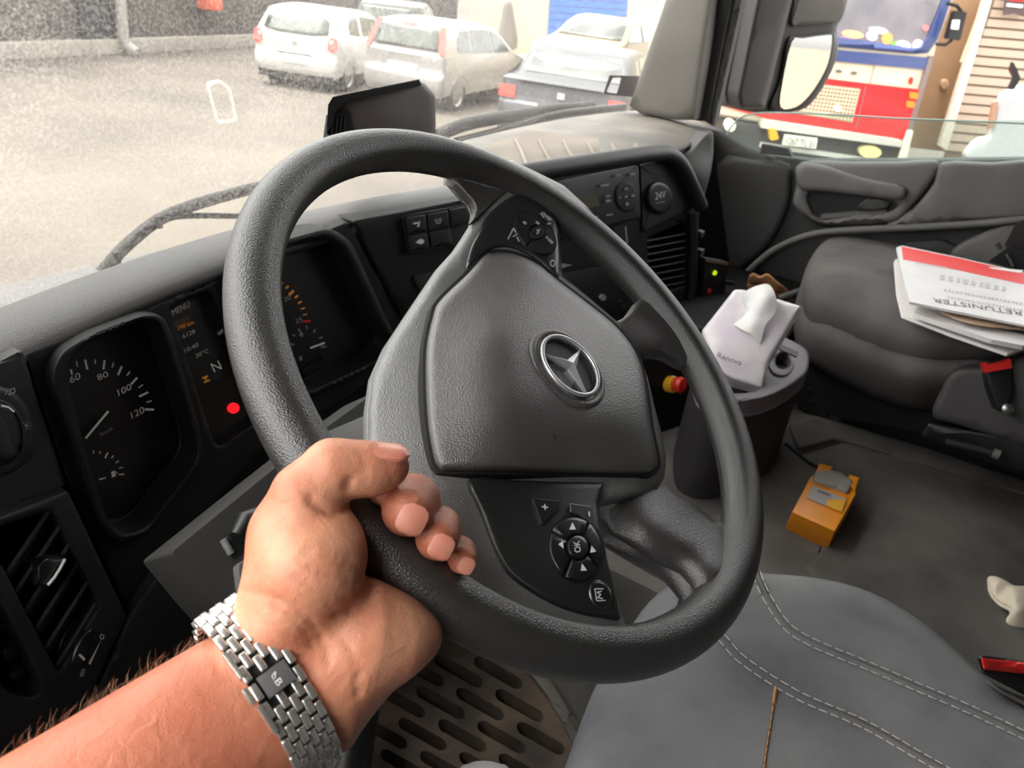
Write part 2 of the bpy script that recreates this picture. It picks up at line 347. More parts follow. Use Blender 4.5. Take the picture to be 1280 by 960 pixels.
# windscreen: dusty bent glass
def make_glass(name, dust, tint):
    m = bpy.data.materials.new(name); m.use_nodes = True; t = m.node_tree; t.nodes.clear()
    out = t.nodes.new('ShaderNodeOutputMaterial'); tr = t.nodes.new('ShaderNodeBsdfTransparent'); tr.inputs[0].default_value = tint
    df = t.nodes.new('ShaderNodeBsdfDiffuse'); df.inputs[0].default_value = (.72, .69, .65, 1); tl = t.nodes.new('ShaderNodeBsdfTranslucent'); tl.inputs[0].default_value = (.72, .69, .65, 1)
    md = t.nodes.new('ShaderNodeMixShader'); md.inputs[0].default_value = .65; t.links.new(df.outputs[0], md.inputs[1]); t.links.new(tl.outputs[0], md.inputs[2])
    tc = t.nodes.new('ShaderNodeTexCoord'); a = t.nodes.new('ShaderNodeTexNoise'); a.inputs['Scale'].default_value = 3.2; a.inputs['Detail'].default_value = 5
    b = t.nodes.new('ShaderNodeTexNoise'); b.inputs['Scale'].default_value = 240; b.inputs['Detail'].default_value = 5; b.inputs['Distortion'].default_value = .4
    for n in (a, b): t.links.new(tc.outputs['Object'], n.inputs['Vector'])
    r = t.nodes.new('ShaderNodeMapRange'); r.inputs[1].default_value = .35; r.inputs[2].default_value = .7; r.inputs[3].default_value = dust * .6; r.inputs[4].default_value = dust * 1.3; t.links.new(a.outputs[0], r.inputs[0])
    r2 = t.nodes.new('ShaderNodeMapRange'); r2.inputs[1].default_value = .4; r2.inputs[2].default_value = .75; r2.inputs[3].default_value = .45; r2.inputs[4].default_value = 2.3; t.links.new(b.outputs[0], r2.inputs[0])
    mu = t.nodes.new('ShaderNodeMath'); mu.operation = 'MULTIPLY'; t.links.new(r.outputs[0], mu.inputs[0]); t.links.new(r2.outputs[0], mu.inputs[1])
    mx = t.nodes.new('ShaderNodeMixShader'); t.links.new(mu.outputs[0], mx.inputs[0]); t.links.new(tr.outputs[0], mx.inputs[1]); t.links.new(md.outputs[0], mx.inputs[2])
    gl = t.nodes.new('ShaderNodeBsdfGlossy'); gl.inputs['Roughness'].default_value = .03; fr = t.nodes.new('ShaderNodeValue'); fr.outputs[0].default_value = .03
    m2 = t.nodes.new('ShaderNodeMixShader'); t.links.new(fr.outputs[0], m2.inputs[0]); t.links.new(mx.outputs[0], m2.inputs[1]); t.links.new(gl.outputs[0], m2.inputs[2]); t.links.new(m2.outputs[0], out.inputs[0]); return m
m_wind = make_glass('dusty_glass', .12, (.96, .98, .96, 1)); m_side = make_glass('side_glass', .05, (.86, .93, .90, 1))
def wind_y(X, Z): return 1.05 - 0.10 * ((X - 1.02) / 1.1) ** 4 - 0.16 * (Z + 0.45)
rows = [[(X, wind_y(X, Z), Z) for X in np.linspace(-0.13, 2.13, 36)] for Z in np.linspace(-0.46, 0.62, 10)]
ws = struct(grid('window_1', rows, m_wind, smooth=180, solid=0.0), 'dusty windscreen of the truck')
def SWIND(x, y, h=0.0):
    d = ray(x, y); t = 1.0
    for _ in range(40):
        P = d * t; t += (wind_y(P[0], P[2]) - h - P[1]) / d[1] * .8
    return d * t
SWIND.n = np.array([0, -1.0, 0])
# right-hand A-pillar
SP = lambda X: plane((X, 0, 0), (-1, 0, 0))
pil = thing('trim_1', 'grey windscreen pillar trim beside the passenger door', None, at(850, 100, 0, 2.06)); pil['kind'] = 'structure'
patch('pillar_cover', SP(2.05), curve_px([(839, -20), (787, 132), (800, 142), (845, 150), (868, 150), (893, -20)], 1), m_pillar, pil, h=[(839, -20, 0), (790, 132, -.02), (865, 150, .02), (893, -20, .02), (845, 60, .025)], depth=.05, step=14, rw=10, drop=.012)
patch('seal', SP(2.08), [(893, -20), (866, 150), (884, 152), (918, -20)], m_blackm, pil, h=0.0, depth=.03, step=30, rw=5, drop=.006)
patch('seal', SP(2.10), [(914, -20), (882, 152), (892, 158), (932, -20)], m_trim, pil, h=0.0, depth=.03, step=30, rw=6, drop=.008)
# passenger door
SD = SP(2.10)
dr = thing('door_1', 'dark grey passenger door with pull handle and lowered window', None, at(1100, 300, 0, 2.1)); dr['kind'] = 'structure'
m_door = mat('door_panel', (92, 90, 89), 0.6, bump=0.25, bscale=600, var=0.1, vscale=7)
m_doord = mat('door_panel_dark', (50, 49, 49), 0.65, bump=0.25, bscale=600)
patch('door_panel', SD, [(880, 158), (905, 166), (935, 184), (968, 195), (1010, 200), (1150, 200), (1320, 198), (1340, 480), (1000, 480), (870, 430)], m_doord, dr, h=[(890, 170, -.01), (1000, 210, 0), (1300, 210, 0), (900, 400, -.02), (1300, 400, -.02)], depth=.05, step=24, rw=10, drop=.02)
patch('upper_trim', SD, curve_px([(1000, 204), (1060, 203), (1120, 203), (1172, 203), (1164, 228), (1138, 260), (1118, 277), (1060, 281), (1030, 281), (1012, 274), (992, 256), (996, 230)], 4), m_door, dr, h=.028, depth=.03, step=12, rw=8, drop=.012,
      holes=[curve_px([(1012, 240), (1060, 243), (1100, 250), (1122, 256), (1106, 266), (1068, 268), (1028, 274), (1014, 262)], 3)])
patch('recess', SD, [(1005, 232), (1135, 245), (1120, 275), (1015, 278)], m_black, dr, h=.004, depth=.01, step=40)
patch('recess_edge', SD, tick((1026, 271), (1108, 264), 5), m_door, dr, h=.020, depth=.02, step=40)
patch('pull_handle', SD, curve_px([(998, 206), (1030, 207), (1080, 222), (1130, 233), (1126, 250), (1085, 246), (1030, 240), (1000, 236)], 4), m_door, dr, h=.048, depth=.03, step=10, rw=7, drop=.014)
patch('release_lever', SD, curve_px([(1072, 262), (1084, 247), (1112, 252), (1104, 262)], 3), m_column, dr, h=.03, depth=.015, step=12, rw=3, drop=.005)
patch('rear_trim', SD, curve_px([(1176, 204), (1240, 204), (1320, 204), (1320, 262), (1290, 272), (1240, 274), (1160, 280), (1105, 284), (1140, 262), (1168, 228)], 3), m_door, dr, h=.030, depth=.03, step=16, rw=6, drop=.012)
patch('front_trim', SD, curve_px([(897, 206), (940, 200), (985, 206), (988, 230), (985, 258), (965, 300), (935, 330), (905, 350), (890, 330)], 3), m_doord, dr, h=.022, depth=.03, step=16, rw=8, drop=.012)
tube('trim_bead', [SD(x, y, .03) for x, y in curve_px([(925, 352), (945, 330), (975, 308), (1020, 292), (1080, 287), (1150, 284), (1230, 279), (1300, 272)], 4, False)], .009, m_door, dr, 10)
patch('lower_pocket', SD, curve_px([(1255, 280), (1300, 276), (1330, 330), (1290, 345), (1230, 335), (1190, 322), (1200, 305)], 3), m_door, dr, h=.03, depth=.04, step=20, rw=8, drop=.012)
patch('speaker_panel', SD, rnd([(1130, 302), (1180, 300), (1200, 310), (1196, 325), (1120, 320)], 6), m_doord, dr, h=.012, depth=.02, step=30, rw=4, drop=.006)
gl = patch('window_pane', SP(2.115), curve_px([(908, 168), (916, 156), (930, 145), (960, 141), (1040, 143), (1120, 148), (1200, 151), (1320, 156), (1330, 215), (1100, 215), (930, 195)], 3), m_side, dr, h=0, depth=.004, step=60); tag(gl, 'partly lowered door window pane')
tube('pane_edge', [SP(2.113)(x, y) for x, y in curve_px([(908, 168), (916, 156), (930, 145), (960, 141), (1040, 143), (1120, 148), (1200, 151), (1320, 156)], 4, False)], .0022, mat('glass_edge', (150, 172, 162), .2), dr, 6)
patch('sill_clip', SD, [(952, 180), (985, 186), (990, 196), (950, 192)], m_doord, dr, h=.02, depth=.02, step=40)
# ---------------------------------------------------------------- steering wheel
WN = nrm((0, -0.566208, 0.824262)); WC = np.array([0.44214, 0.22877, -0.24187])
E1 = np.array([1.0, 0, 0]); E2 = np.cross(WN, E1)
a_ = math.radians(44); WU = math.cos(a_) * E1 + math.sin(a_) * E2; WV = -math.sin(a_) * E1 + math.cos(a_) * E2   # wheel right / wheel up (turned a little to the left)
SW = plane(WC, WN)
RMAJ, RTUB = 0.2075, 0.0163
wheel = thing('steering_wheel', 'black four-spoke truck steering wheel with star emblem on the airbag cover', 'steering wheel', WC)
def rim_pt(deg, rad=0.0, nn=0.0):
    t = math.radians(deg); rr = math.cos(t) * E1 + math.sin(t) * E2; return WC + rr * (RMAJ + rad) + WN * nn
def make_rim():
    V = []; F = []; n, s = 160, 28
    for i in range(n):
        for k in range(s):
            w = 2 * math.pi * k / s; rr = RTUB * (1 + 0.035 * math.exp(-((w - math.radians(125)) / 0.28) ** 2) - 0.03 * math.exp(-((w - math.radians(160)) / 0.35) ** 2))
            V.append(rim_pt(360 * i / n, rr * math.cos(w), rr * math.sin(w)))
    for i in range(n):
        for k in range(s): F.append((i * s + k, ((i + 1) % n) * s + k, ((i + 1) % n) * s + (k + 1) % s, i * s + (k + 1) % s))
    return mesh('rim', V, F, m_rim, wheel, 180)
make_rim()
body_out = [(558, 208), (573, 236), (585, 247), (592, 258), (594, 265), (590, 278), (580, 294), (567, 313), (546, 336), (507, 394), (482, 432), (465, 470), (459, 512), (459, 562), (468, 600), (490, 650), (520, 696), (570, 745), (640, 785), (720, 808), (786, 806),
            (800, 812), (796, 792), (784, 786), (776, 765), (761, 710), (750, 650), (749, 632), (790, 621), (819, 615), (830, 598), (833, 574), (827, 541), (819, 511), (809, 470), (797, 440), (773, 403), (735, 371), (703, 345), (702, 330), (700, 298), (698, 275), (703, 268), (722, 272), (742, 266), (705, 232), (640, 200)]
body_h = [(592, 250, -.010), (640, 225, .004), (715, 255, .004), (575, 215, -.002), (600, 290, -.014), (650, 290, -.005), (695, 320, .0), (520, 380, -.040), (466, 470, -.056), (460, 562, -.058), (532, 437, -.032), (532, 540, -.032), (548, 590, -.028),
          (520, 690, -.040), (600, 660, -.024), (600, 740, -.026), (660, 700, -.013), (700, 620, -.010), (800, 450, -.002), (832, 575, -.006), (720, 365, -.002), (820, 605, -.008), (715, 690, -.004), (765, 760, -.004), (700, 790, -.012), (775, 800, -.008), (680, 450, -.012), (620, 450, -.016)]
hub = patch('hub_cover', SW, body_out, m_hub, wheel, h=body_h, depth=0.006, step=16, rw=13, drop=0.008, smooth=60)
bag_out = [(619, 316), (640, 317), (669, 328), (698, 351), (732, 377), (771, 409), (795, 442), (806, 478), (814, 532), (822, 574), (818, 586), (802, 592), (732, 591), (648, 589), (565, 588), (549, 584), (541, 564), (534, 512), (533, 440), (541, 397), (550, 376), (584, 343), (606, 319)]
bag_h = [(541, 400, -.022), (534, 510, -.022), (548, 582, -.020), (606, 322, -.008), (622, 420, .008), (626, 500, .009), (628, 588, -.004), (650, 322, .002), (700, 360, .006), (660, 450, .012), (715, 456, .0125), (795, 445, .006), (820, 582, .000), (720, 588, -.002), (760, 520, .010)]
gapo = [(p[0] + (p[0] - 678) * .028, p[1] + (p[1] - 456) * .03) for p in bag_out]
bh = tps(bag_h)
patch('airbag_seam', SW, curve_px(gapo, 4), m_gap, wheel, h=[(x, y, z - .0052) for x, y, z in bag_h], depth=0.012, step=16)
bag = patch('airbag_cover', SW, curve_px(bag_out, 5), m_bag, wheel, h=bag_h, depth=0.014, step=12, rw=12, drop=0.005, smooth=60)
tag(bag, 'grained grey airbag cover with a raised ridge')
# emblem
EC = SW(713.5, 456.5, 0.0150); ER = 0.0255
emb = mesh('emblem', *(lambda V, F: (V, F))(*(lambda n: ([EC - WN * .0022 + (WU * math.cos(6.28318 * i / n) + WV * math.sin(6.28318 * i / n)) * ER * 1.0 for i in range(n)] + [EC - WN * .010 + (WU * math.cos(6.28318 * i / n) + WV * math.sin(6.28318 * i / n)) * ER * 1.25 for i in range(n)],
      [tuple(range(n))] + [(i, (i + 1) % n, n + (i + 1) % n, n + i) for i in range(n)]))(40)), m_black, wheel, 30)
tag(emb, 'round dark badge with a chrome three-pointed star')
tube('ring', [EC + (WU * math.cos(t) + WV * math.sin(t)) * ER for t in np.linspace(0, 2 * math.pi, 56, endpoint=False)], 0.0017, m_chrome, emb, 8, closed=True)
tube('bezel', [EC - WN * .0045 + (WU * math.cos(t) + WV * math.sin(t)) * (ER + .0058) for t in np.linspace(0, 2 * math.pi, 56, endpoint=False)], 0.0034, m_bag, emb, 10, closed=True)
def star():
    V = [EC + WN * .0032]; F = []
    for k in range(3):
        a = math.pi / 2 + k * 2 * math.pi / 3
        V.append(EC + (WU * math.cos(a) + WV * math.sin(a)) * (ER - .0004))
        b = a + math.pi / 3; V.append(EC + (WU * math.cos(b) + WV * math.sin(b)) * .0048)
    V += [v - WN * .003 for v in V]
    for i in range(6): F.append((0, 1 + i, 1 + (i + 1) % 6)); F.append((1 + i, 8 + i, 8 + (i + 1) % 6, 1 + (i + 1) % 6))
    F.append(tuple(range(13, 7, -1))); return mesh('star', V, F, m_chrome, emb, 0)
star()
# spokes towards the passenger side
patch('spoke', SW, [(735, 380), (766, 404), (779, 398), (787, 391), (793, 383), (799, 374), (812, 364), (845, 385), (882, 448), (866, 458), (850, 452), (840, 446), (830, 442), (818, 441), (807, 446), (800, 460), (770, 445)], m_spk, wheel,
      h=[(766, 405, -.008), (806, 452, -.008), (790, 382, -.002), (850, 430, .004), (845, 460, -.002), (812, 420, .0), (830, 390, .004), (780, 430, -.008)], depth=0.010, step=11, rw=6, drop=0.004, smooth=70)
patch('spoke', SW, [(770, 612), (815, 604), (832, 607), (872, 633), (892, 650), (899, 652), (906, 640), (935, 640), (938, 700), (915, 755), (880, 790), (848, 775), (862, 752), (866, 740), (848, 719), (810, 697), (763, 669), (748, 640)], m_spk, wheel,
      h=[(790, 622, -.016), (832, 610, -.015), (775, 660, -.022), (808, 655, -.006), (850, 682, .000), (885, 715, .008), (872, 640, -.010), (903, 660, -.002), (848, 716, -.012), (866, 738, -.006), (915, 720, .008), (905, 690, .004)], depth=0.014, step=11, rw=10, drop=0.007, smooth=70)
patch('spoke', SW, curve_px([(564, 214), (579, 240), (589, 251), (594, 262), (592, 274), (603, 268), (612, 260), (632, 244), (648, 237), (664, 240), (685, 254), (698, 270), (703, 276), (712, 271), (720, 266), (690, 243), (640, 210)], 3), m_spk, wheel,
      h=[(564, 214, -.004), (590, 252, -.007), (592, 274, -.009), (612, 260, -.006), (632, 244, .0), (664, 240, .003), (698, 270, .003), (718, 266, .004), (640, 212, .002), (690, 245, .004)], depth=.008, step=9, rw=6, drop=.003, smooth=70)
# key pads
def above(hs, dz): return [(x, y, z + dz) for x, y, z in hs]
kt = patch('keypad', SW, curve_px([(600, 288), (608, 271), (630, 251), (647, 243), (663, 246), (683, 259), (695, 273), (698, 300), (699, 333), (696, 346), (668, 322), (640, 309), (618, 309), (600, 322), (582, 338), (588, 310)], 4), m_key, wheel, h=above(body_h, .0035), depth=0.008, step=10, rw=6, drop=0.0025)
tag(kt, 'keypad with telephone and volume buttons')
SK = lambda x, y, h=0: SW(x, y, float(tps(above(body_h, .0035))(np.array([[x, y]]))[0]) + h)
_kf = tps(above(body_h, .0035))
def SK(x, y, h=0.0): return SW(x, y, float(_kf(np.array([[x, y]]))[0]) + h)
SK.n = WN
patch('rocker_well', SK, ell(669, 291, 33, 20, 48, 36), m_gap, kt, h=.0006, depth=.003, step=30)
for a0, a1 in ((-100, -12), (-8, 80), (84, 170), (174, 256)):
    ring = ell(669.5, 291, 30.5, 18, 48, 10, a0, a1) + ell(671.5, 290, 10, 9, 48, 6, a1, a0)
    patch('button', SK, ring, m_btn, kt, h=.0026, depth=.003, step=30)
patch('knob', SK, ell(672, 290, 8.5, 8.2, 0, 18), m_btn, kt, h=.0036, depth=.003, step=30)
strokes('icon_print', SK, [tick((635, 299), (642, 285), 2), tick((642, 285), (645, 291), 2), tick((646, 296), (649, 302), 2), tick((641, 296), (647, 292), 1.6), tick((676, 266), (680, 272), 2.5), tick((679, 265), (687, 276), 2), tick((684, 270), (690, 275), 2), tick((684, 280), (689, 279), 2),
    tick((654, 277), (658, 280), 3), tick((671, 293), (675, 286), 1.8), tick((671, 286), (673, 292), 1.6), tick((670, 277), (674, 280), 3), tick((686, 299), (691, 304), 3), tick((683, 296), (685, 298), 2.5)], m_grey_print, kt, h=.0042)
strokes('icon_ring', SK, [[q, p, p2, q2] for q, p, p2, q2 in zip(ell(691, 329, 3.8, 4.8, 0, 12), ell(691, 329, 2, 2.8, 0, 12), ell(691, 329, 2, 2.8, 0, 12)[1:] + ell(691, 329, 2, 2.8, 0, 12)[:1], ell(691, 329, 3.8, 4.8, 0, 12)[1:] + ell(691, 329, 3.8, 4.8, 0, 12)[:1])], m_grey_print, kt, h=.0012)
kb = patch('keypad', SW, curve_px([(587, 599), (640, 600), (700, 602), (748, 603), (754, 606), (749, 626), (748, 635), (754, 680), (762, 712), (774, 762), (775, 774), (760, 773), (722, 766), (685, 751), (642, 723), (622, 694), (601, 640)], 4), m_key, wheel, h=above(body_h, .0035), depth=0.008, step=12, rw=6, drop=0.0025)
tag(kb, 'keypad with arrow buttons around an OK button')
patch('rocker_well', SK, ell(720, 686, 35.5, 43, -17, 40), m_gap, kb, h=.0006, depth=.003, step=40)
for a0, a1 in ((-128, -46), (-38, 44), (52, 134), (142, 224)):
    ring = ell(720, 686, 32.5, 40, -17, 10, a0, a1) + ell(722, 684, 15.5, 16.5, -17, 8, a1, a0)
    patch('button', SK, ring, m_btn, kb, h=.0030, depth=.003, step=40, rw=4, drop=.0012)
patch('button', SK, ell(722.5, 683.5, 13, 14.5, -17, 22), m_btn, kb, h=.0042, depth=.004, step=40, rw=4, drop=.0012)
text('lettering', 'OK', SK, (726.5, 690), (724.5, 675.5), (718.5, 691), m_white, kb, h=.0048)
strokes('arrow_print', SK, [[(715.6, 653), (720, 662), (711.5, 662)], [(698, 680.5), (703.5, 676), (704.5, 685.5)], [(739.5, 682), (745.5, 689.5), (737.5, 691)], [(727.5, 704), (734, 713), (726, 713.5)]], m_white, kb, h=.0040)
patch('button', SK, ell(750.5, 743, 12.5, 17, -20, 24), m_btn, kb, h=.0022, depth=.003, step=40, rw=3, drop=.0012)
tube('button_rim', [SK(p[0], p[1], .0012) for p in ell(750.5, 743, 13, 17.6, -20, 30)], .0004, m_satin, kb, 6, closed=True)
tag(strokes('lettering', SK, [tick(a, b, 1.5) for a, b in (((753.5, 748.5), (747, 746.8)), ((747, 746.8), (751, 743)), ((751, 743), (746.2, 740.2)), ((746.2, 740.2), (752.3, 739)))], m_white, kb, h=.0028), kind='stuff')
tag(strokes('frame_print', SK, [tick(a, b, 1.2) for a, b in (((743.5, 736), (754.5, 736)), ((743.5, 736), (746, 751)), ((746, 751), (757, 750.5)))], m_white, kb, h=.0028), kind='stuff')
patch('button', SK, [(666, 623), (699, 627), (700, 636), (690, 643), (680, 654), (677, 655)], m_btn, kb, h=.0016, depth=.003, step=40)
patch('button', SK, [(713, 630), (739, 634), (745, 664), (735, 651), (722, 643), (714, 641)], m_btn, kb, h=.0016, depth=.003, step=40)
strokes('sign_print', SK, [[(680, 630), (681.6, 630), (682, 633), (685, 633.4), (685, 635), (682.2, 634.8), (682.4, 637.4), (680.8, 637.4), (680.5, 634.6), (677.4, 634.2), (677.4, 632.6), (680.4, 632.8)]], m_white, kb, h=.0022); strokes('sign_print', SK, [tick((736, 639.5), (737, 645.5), 1.7)], m_white, kb, h=.0022)
strokes('button_edge', SK, [tick((666, 623), (677, 655), 1.8), tick((666, 622.5), (699, 626.5), 1), tick((712.5, 630), (713.5, 640), 1.6), tick((713, 629.5), (739, 633.5), 1)], m_satin, kb, h=.0018)
# scuffs
strokes('scuff', SW, [tick((692, 541), (695, 549), 1.5)], m_gap, wheel, h=.0125)
# ---------------------------------------------------------------- left forearm and hand gripping the rim
def hand():
    Z = zed
    wr = Z(345, 865, .365); a = CM @ nrm((-.68, .42, -.60)); view = nrm(wr)
    o1 = -view - ((-view) @ a) * a; o1 = nrm(o1); w = np.cross(a, o1)          # a: towards the elbow, o1: palm side (to the lens), w: across
    if proj(wr + w * .01)[0] > proj(wr)[0]: w = -w                              # w towards the thumb side (upper left)
    caps = []                                                                   # (p, q, rp, rq, flat axis or None, flatten, k, grp)
    def R(th, ang, rad): t = math.radians(ang); return rim_pt(th, math.cos(t) * rad, math.sin(t) * rad)
    arm = [(wr + a * .0, .039, .0285), (wr + a * .05, .043, .034), (wr + a * .12, .048, .042), (wr + a * .22, .050, .047)]
    fingers = []                                                                # chains with radii
    fr = .0262
    # (theta at knuckle, theta at tip, radii, cross-section angles)
    spec = [(181.5, 184.5, (.0135, .0118, .0108, .0098), (-12, -88, -170, -246)), (187.5, 189.2, (.0138, .0126, .0128, .0132), (-14, -90, -172, -256)),
            (193.5, 195.2, (.0130, .0114, .0110, .0110), (-14, -88, -168, -252)), (199, 200.6, (.0116, .0096, .0084, .0077), (-14, -84, -160, -240))]
    for i, (t0, t1, rad, ang) in enumerate(spec):
        rr = [RTUB + rad[0] + .006, RTUB + rad[1] + .001, RTUB + rad[2] + .001, RTUB + rad[3] - .0005]
        n = 10; ch = []
        A = np.interp(np.linspace(0, 3, n), [0, 1, 2, 3], ang); T = np.interp(np.linspace(0, 3, n), [0, 3], [t0, t1]); Q = np.interp(np.linspace(0, 3, n), [0, 1, 2, 3], rr); RD = np.interp(np.linspace(0, 3, n), [0, 1, 2, 3], rad)
        for k in range(n): ch.append((R(T[k], A[k], Q[k]), RD[k]))
        fingers.append(ch)
    mcp = [f[0][0] for f in fingers]
    th = [(Z(342, 770, .356), .018), (Z(362, 668, .356), .0165), (Z(382, 620, .357), .0150), (Z(416, 586, .3595), .0132), (Z(444, 586, .364), .0122), (Z(468, 586, .3665), .0118), (Z(488, 583, .368), .0092)]
    thumb = th
    base_r = wr - a * .012 + w * .012; base_u = wr - a * .012 - w * .014
    pal = []
    bases = [wr - a * .02 + w * (.016 - .012 * i) - o1 * .004 for i in range(4)]
    for i in range(4): pal.append((bases[i], mcp[i], .020, .0155 if i < 3 else .0145))
    thenar = [(Z(338, 805, .356), Z(388, 710, .352), .019, .0225), (Z(388, 710, .352), Z(404, 690, .357), .022, .0185), (Z(364, 668, .357), Z(398, 668, .360), .016, .0155)]
    hypo = [(wr - a * .012 - w * .012 + o1 * .002, Z(410, 832, .367), .022, .0225), (Z(410, 832, .367), Z(462, 794, .370), .0225, .0215), (Z(462, 794, .370), Z(503, 795, .376), .0215, .0135), (Z(503, 795, .376), Z(530, 794, .381), .0135, .0065)]
    web = [(Z(368, 650, .366), Z(392, 632, .374), .015, .012)]
    def cap(P, p, q, ra, rb):
        d = q - p; t = np.clip(((P - p) @ d) / (d @ d), 0, 1); return np.linalg.norm(P - p - t[:, None] * d, axis=1) - (ra + (rb - ra) * t)
    def smin(x, y, k): h = np.clip(.5 + .5 * (y - x) / k, 0, 1); return y + (x - y) * h - k * h * (1 - h)
    def armd(P):
        s = (P - wr) @ a; L = [0, .05, .12, .22]
        rw = np.interp(s, L, [q[1] for q in arm]); ro = np.interp(s, L, [q[2] for q in arm])
        x = (P - wr) @ w; y = (P - wr) @ o1; y = y + np.interp(s, [0, .22], [0, -.0])
        e = np.sqrt((x / rw) ** 2 + (y / ro) ** 2) + 1e-9; d = (e - 1) * np.minimum(rw, ro)
        return np.maximum(d, np.maximum(-s - .012, s - .23))
    lines = []                                                                  # creases (points just on the skin, radius)
    def chain(P, ch, k=.003):
        d = None
        for (p, ra), (q, rb) in zip(ch[:-1], ch[1:]): c = cap(P, p, q, ra, rb); d = c if d is None else smin(d, c, k)
        return d
    def fn(P):
        d = armd(P)
        for p, q, ra, rb in pal: d = smin(d, cap(P, p, q, ra, rb), .012)
        for p, q, ra, rb in hypo: d = smin(d, cap(P, p, q, ra, rb), .014)
        t = None
        for p, q, ra, rb in thenar: c = cap(P, p, q, ra, rb); t = c if t is None else smin(t, c, .012)
        d = smin(d, t, .009)
        for p, q, ra, rb in web: d = smin(d, cap(P, p, q, ra, rb), .010)
        d = smin(d, chain(P, thumb, .006), .006)
        f = None
        for ch in fingers: c = chain(P, ch); f = c if f is None else smin(f, c, .0012)
        d = smin(d, f, .003)
        if lines:
            ix = np.where(np.abs(d) < .005)[0]
            if len(ix):
                Q = P[ix]; e = d[ix]
                for p, q, r in lines: e = -smin(-e, cap(Q, p, q, r, r), .0016)
                d = d.copy(); d[ix] = e
        return d
    allp = np.array([q for ch in fingers + [thumb] for q, _ in ch] + [wr + a * .235, wr] + [x for h_ in hypo + thenar for x in h_[:2]])
    lo = allp.min(0) - .055; hi = allp.max(0) + .055
    # creases of the palm: march a ray to the skin and cut a shallow groove along the pixel line
    zs = np.linspace(.27, .43, 240)
    def hit(x, y):
        P = np.array([Z(x, y, z) for z in zs]); d = fn(P); k = np.argmax(d < 0)
        if d[k] >= 0: return None
        t = d[k - 1] / (d[k - 1] - d[k]) if k > 0 else 0; z0 = zs[max(k - 1, 0)]; return Z(x, y, z0 + (zs[k] - z0) * t)
    new = []
    for poly, r in (([(436, 636), (424, 640), (412, 641), (396, 632), (386, 622)], .0016), ([(300, 738), (340, 748), (378, 768), (402, 798), (412, 828)], .0014), ([(325, 756), (356, 768), (384, 792), (396, 815)], .0009), ([(468, 728), (462, 748), (446, 760), (420, 768)], .0016), ([(440, 598), (434, 606), (438, 614)], .0014), ([(372, 700), (400, 712), (436, 722)], .0007), ([(365, 718), (396, 735), (436, 744)], .0007), ([(380, 690), (410, 694), (440, 700)], .0006), ([(452, 838), (446, 856), (450, 872)], .0009), ([(428, 800), (440, 815), (444, 832)], .0006)):
        poly = curve_px(poly, 3, False); hp = [hit(*p) for p in poly]; hp = [h_ for h_ in hp if h_ is not None]
        new += [(p, q, r) for p, q in zip(hp[:-1], hp[1:])]
    lines.extend(new)
    V, F = sdf_mesh(fn, lo, hi, .0019)
    me = bpy.data.meshes.new('person'); me.from_pydata(V.tolist(), [], F.tolist())
    o = link('person', me, m_skin, None, 180)
    sm = o.modifiers.new('smooth', 'SMOOTH'); sm.factor = .5; sm.iterations = 1
    tag(o, 'bare left forearm and hand gripping the lower left of the wheel rim', 'person')
    # nails
    def nail(name, tipc, tipr, direc, out, ln, wd, bend=1.0):
        direc = nrm(direc); out = nrm(out - (out @ direc) * direc); sd = np.cross(direc, out); rows = []
        for i in range(9):
            u = -1 + 2 * i / 8; wdu = wd * (1 - .10 * u * u) * (math.sqrt(max(0, 1 - max(0, abs(u) - .55) ** 2 / .26)))
            rows.append([tipc + direc * u * ln + sd * v * wdu + out * (tipr * (math.sqrt(max(0.0, 1 - (.80 * v * wdu / tipr) ** 2 - (.55 * u * ln / tipr) ** 2 * bend))) + .0006 - .0012 * (u > .8)) for v in np.linspace(-1, 1, 9)])
        rows2 = [[p - out * .0016 for p in r] for r in rows]
        V = [p for r in rows for p in r] + [p for r in rows2 for p in r]; n = 81; F = []
        for i in range(8):
            for j in range(8):
                q = (i * 9 + j, i * 9 + j + 1, (i + 1) * 9 + j + 1, (i + 1) * 9 + j); F.append(q); F.append(tuple(x + n for x in q[::-1]))
        for i in range(8): F += [(i, i + 1, i + 1 + n, i + n), (72 + i, 73 + i, 73 + i + n, 72 + i + n), (i * 9, i * 9 + 9, i * 9 + 9 + n, i * 9 + n), (i * 9 + 8, i * 9 + 17, i * 9 + 17 + n, i * 9 + 8 + n)]
        return mesh(name, V, F, m_nail, o, 60)
    for i, ch in enumerate(fingers):
        p, r = ch[-1]; vw = nrm(p); out = nrm(CM @ nrm((.22, .02, -1.0))); d = CM @ nrm((-.45, .9, 0))
        nail('nail', p + CM @ np.array([.10, .12, 0]) * r, r * 1.0 + .0004, d, out, r * .60, r * .54)
    p, q = thumb[-1][0], thumb[-2][0]; up = nrm(CM @ np.array([-.05, -.85, -.42])); d = nrm((p + up * .0092) - (q + up * .0118))
    nail('nail', q * .40 + p * .60, .0110, d, up, .0098, .0078, 0.0)
    # redder finger ends, browner forearm (a colour of the skin itself)
    at_ = me.attributes.new('flush', 'FLOAT', 'POINT'); tips = np.array([ch[-1][0] for ch in fingers] + [thumb[-1][0]]); P = np.array(V)
    fl_ = np.exp(-(np.linalg.norm(P[:, None] - tips, axis=2).min(1) / .016) ** 2); s = (P - wr) @ a; fl_ = fl_ + .8 * np.clip((s - .0) / .03, 0, 1)
    at_.data.foreach_set('value', fl_.astype(np.float32)); t = m_skin.node_tree; bs = t.nodes['Principled BSDF']; src = bs.inputs['Base Color'].links[0].from_socket
    an = t.nodes.new('ShaderNodeAttribute'); an.attribute_name = 'flush'; mx = t.nodes.new('ShaderNodeMix'); mx.data_type = 'RGBA'; mx.inputs[7].default_value = rgb((168, 94, 70))
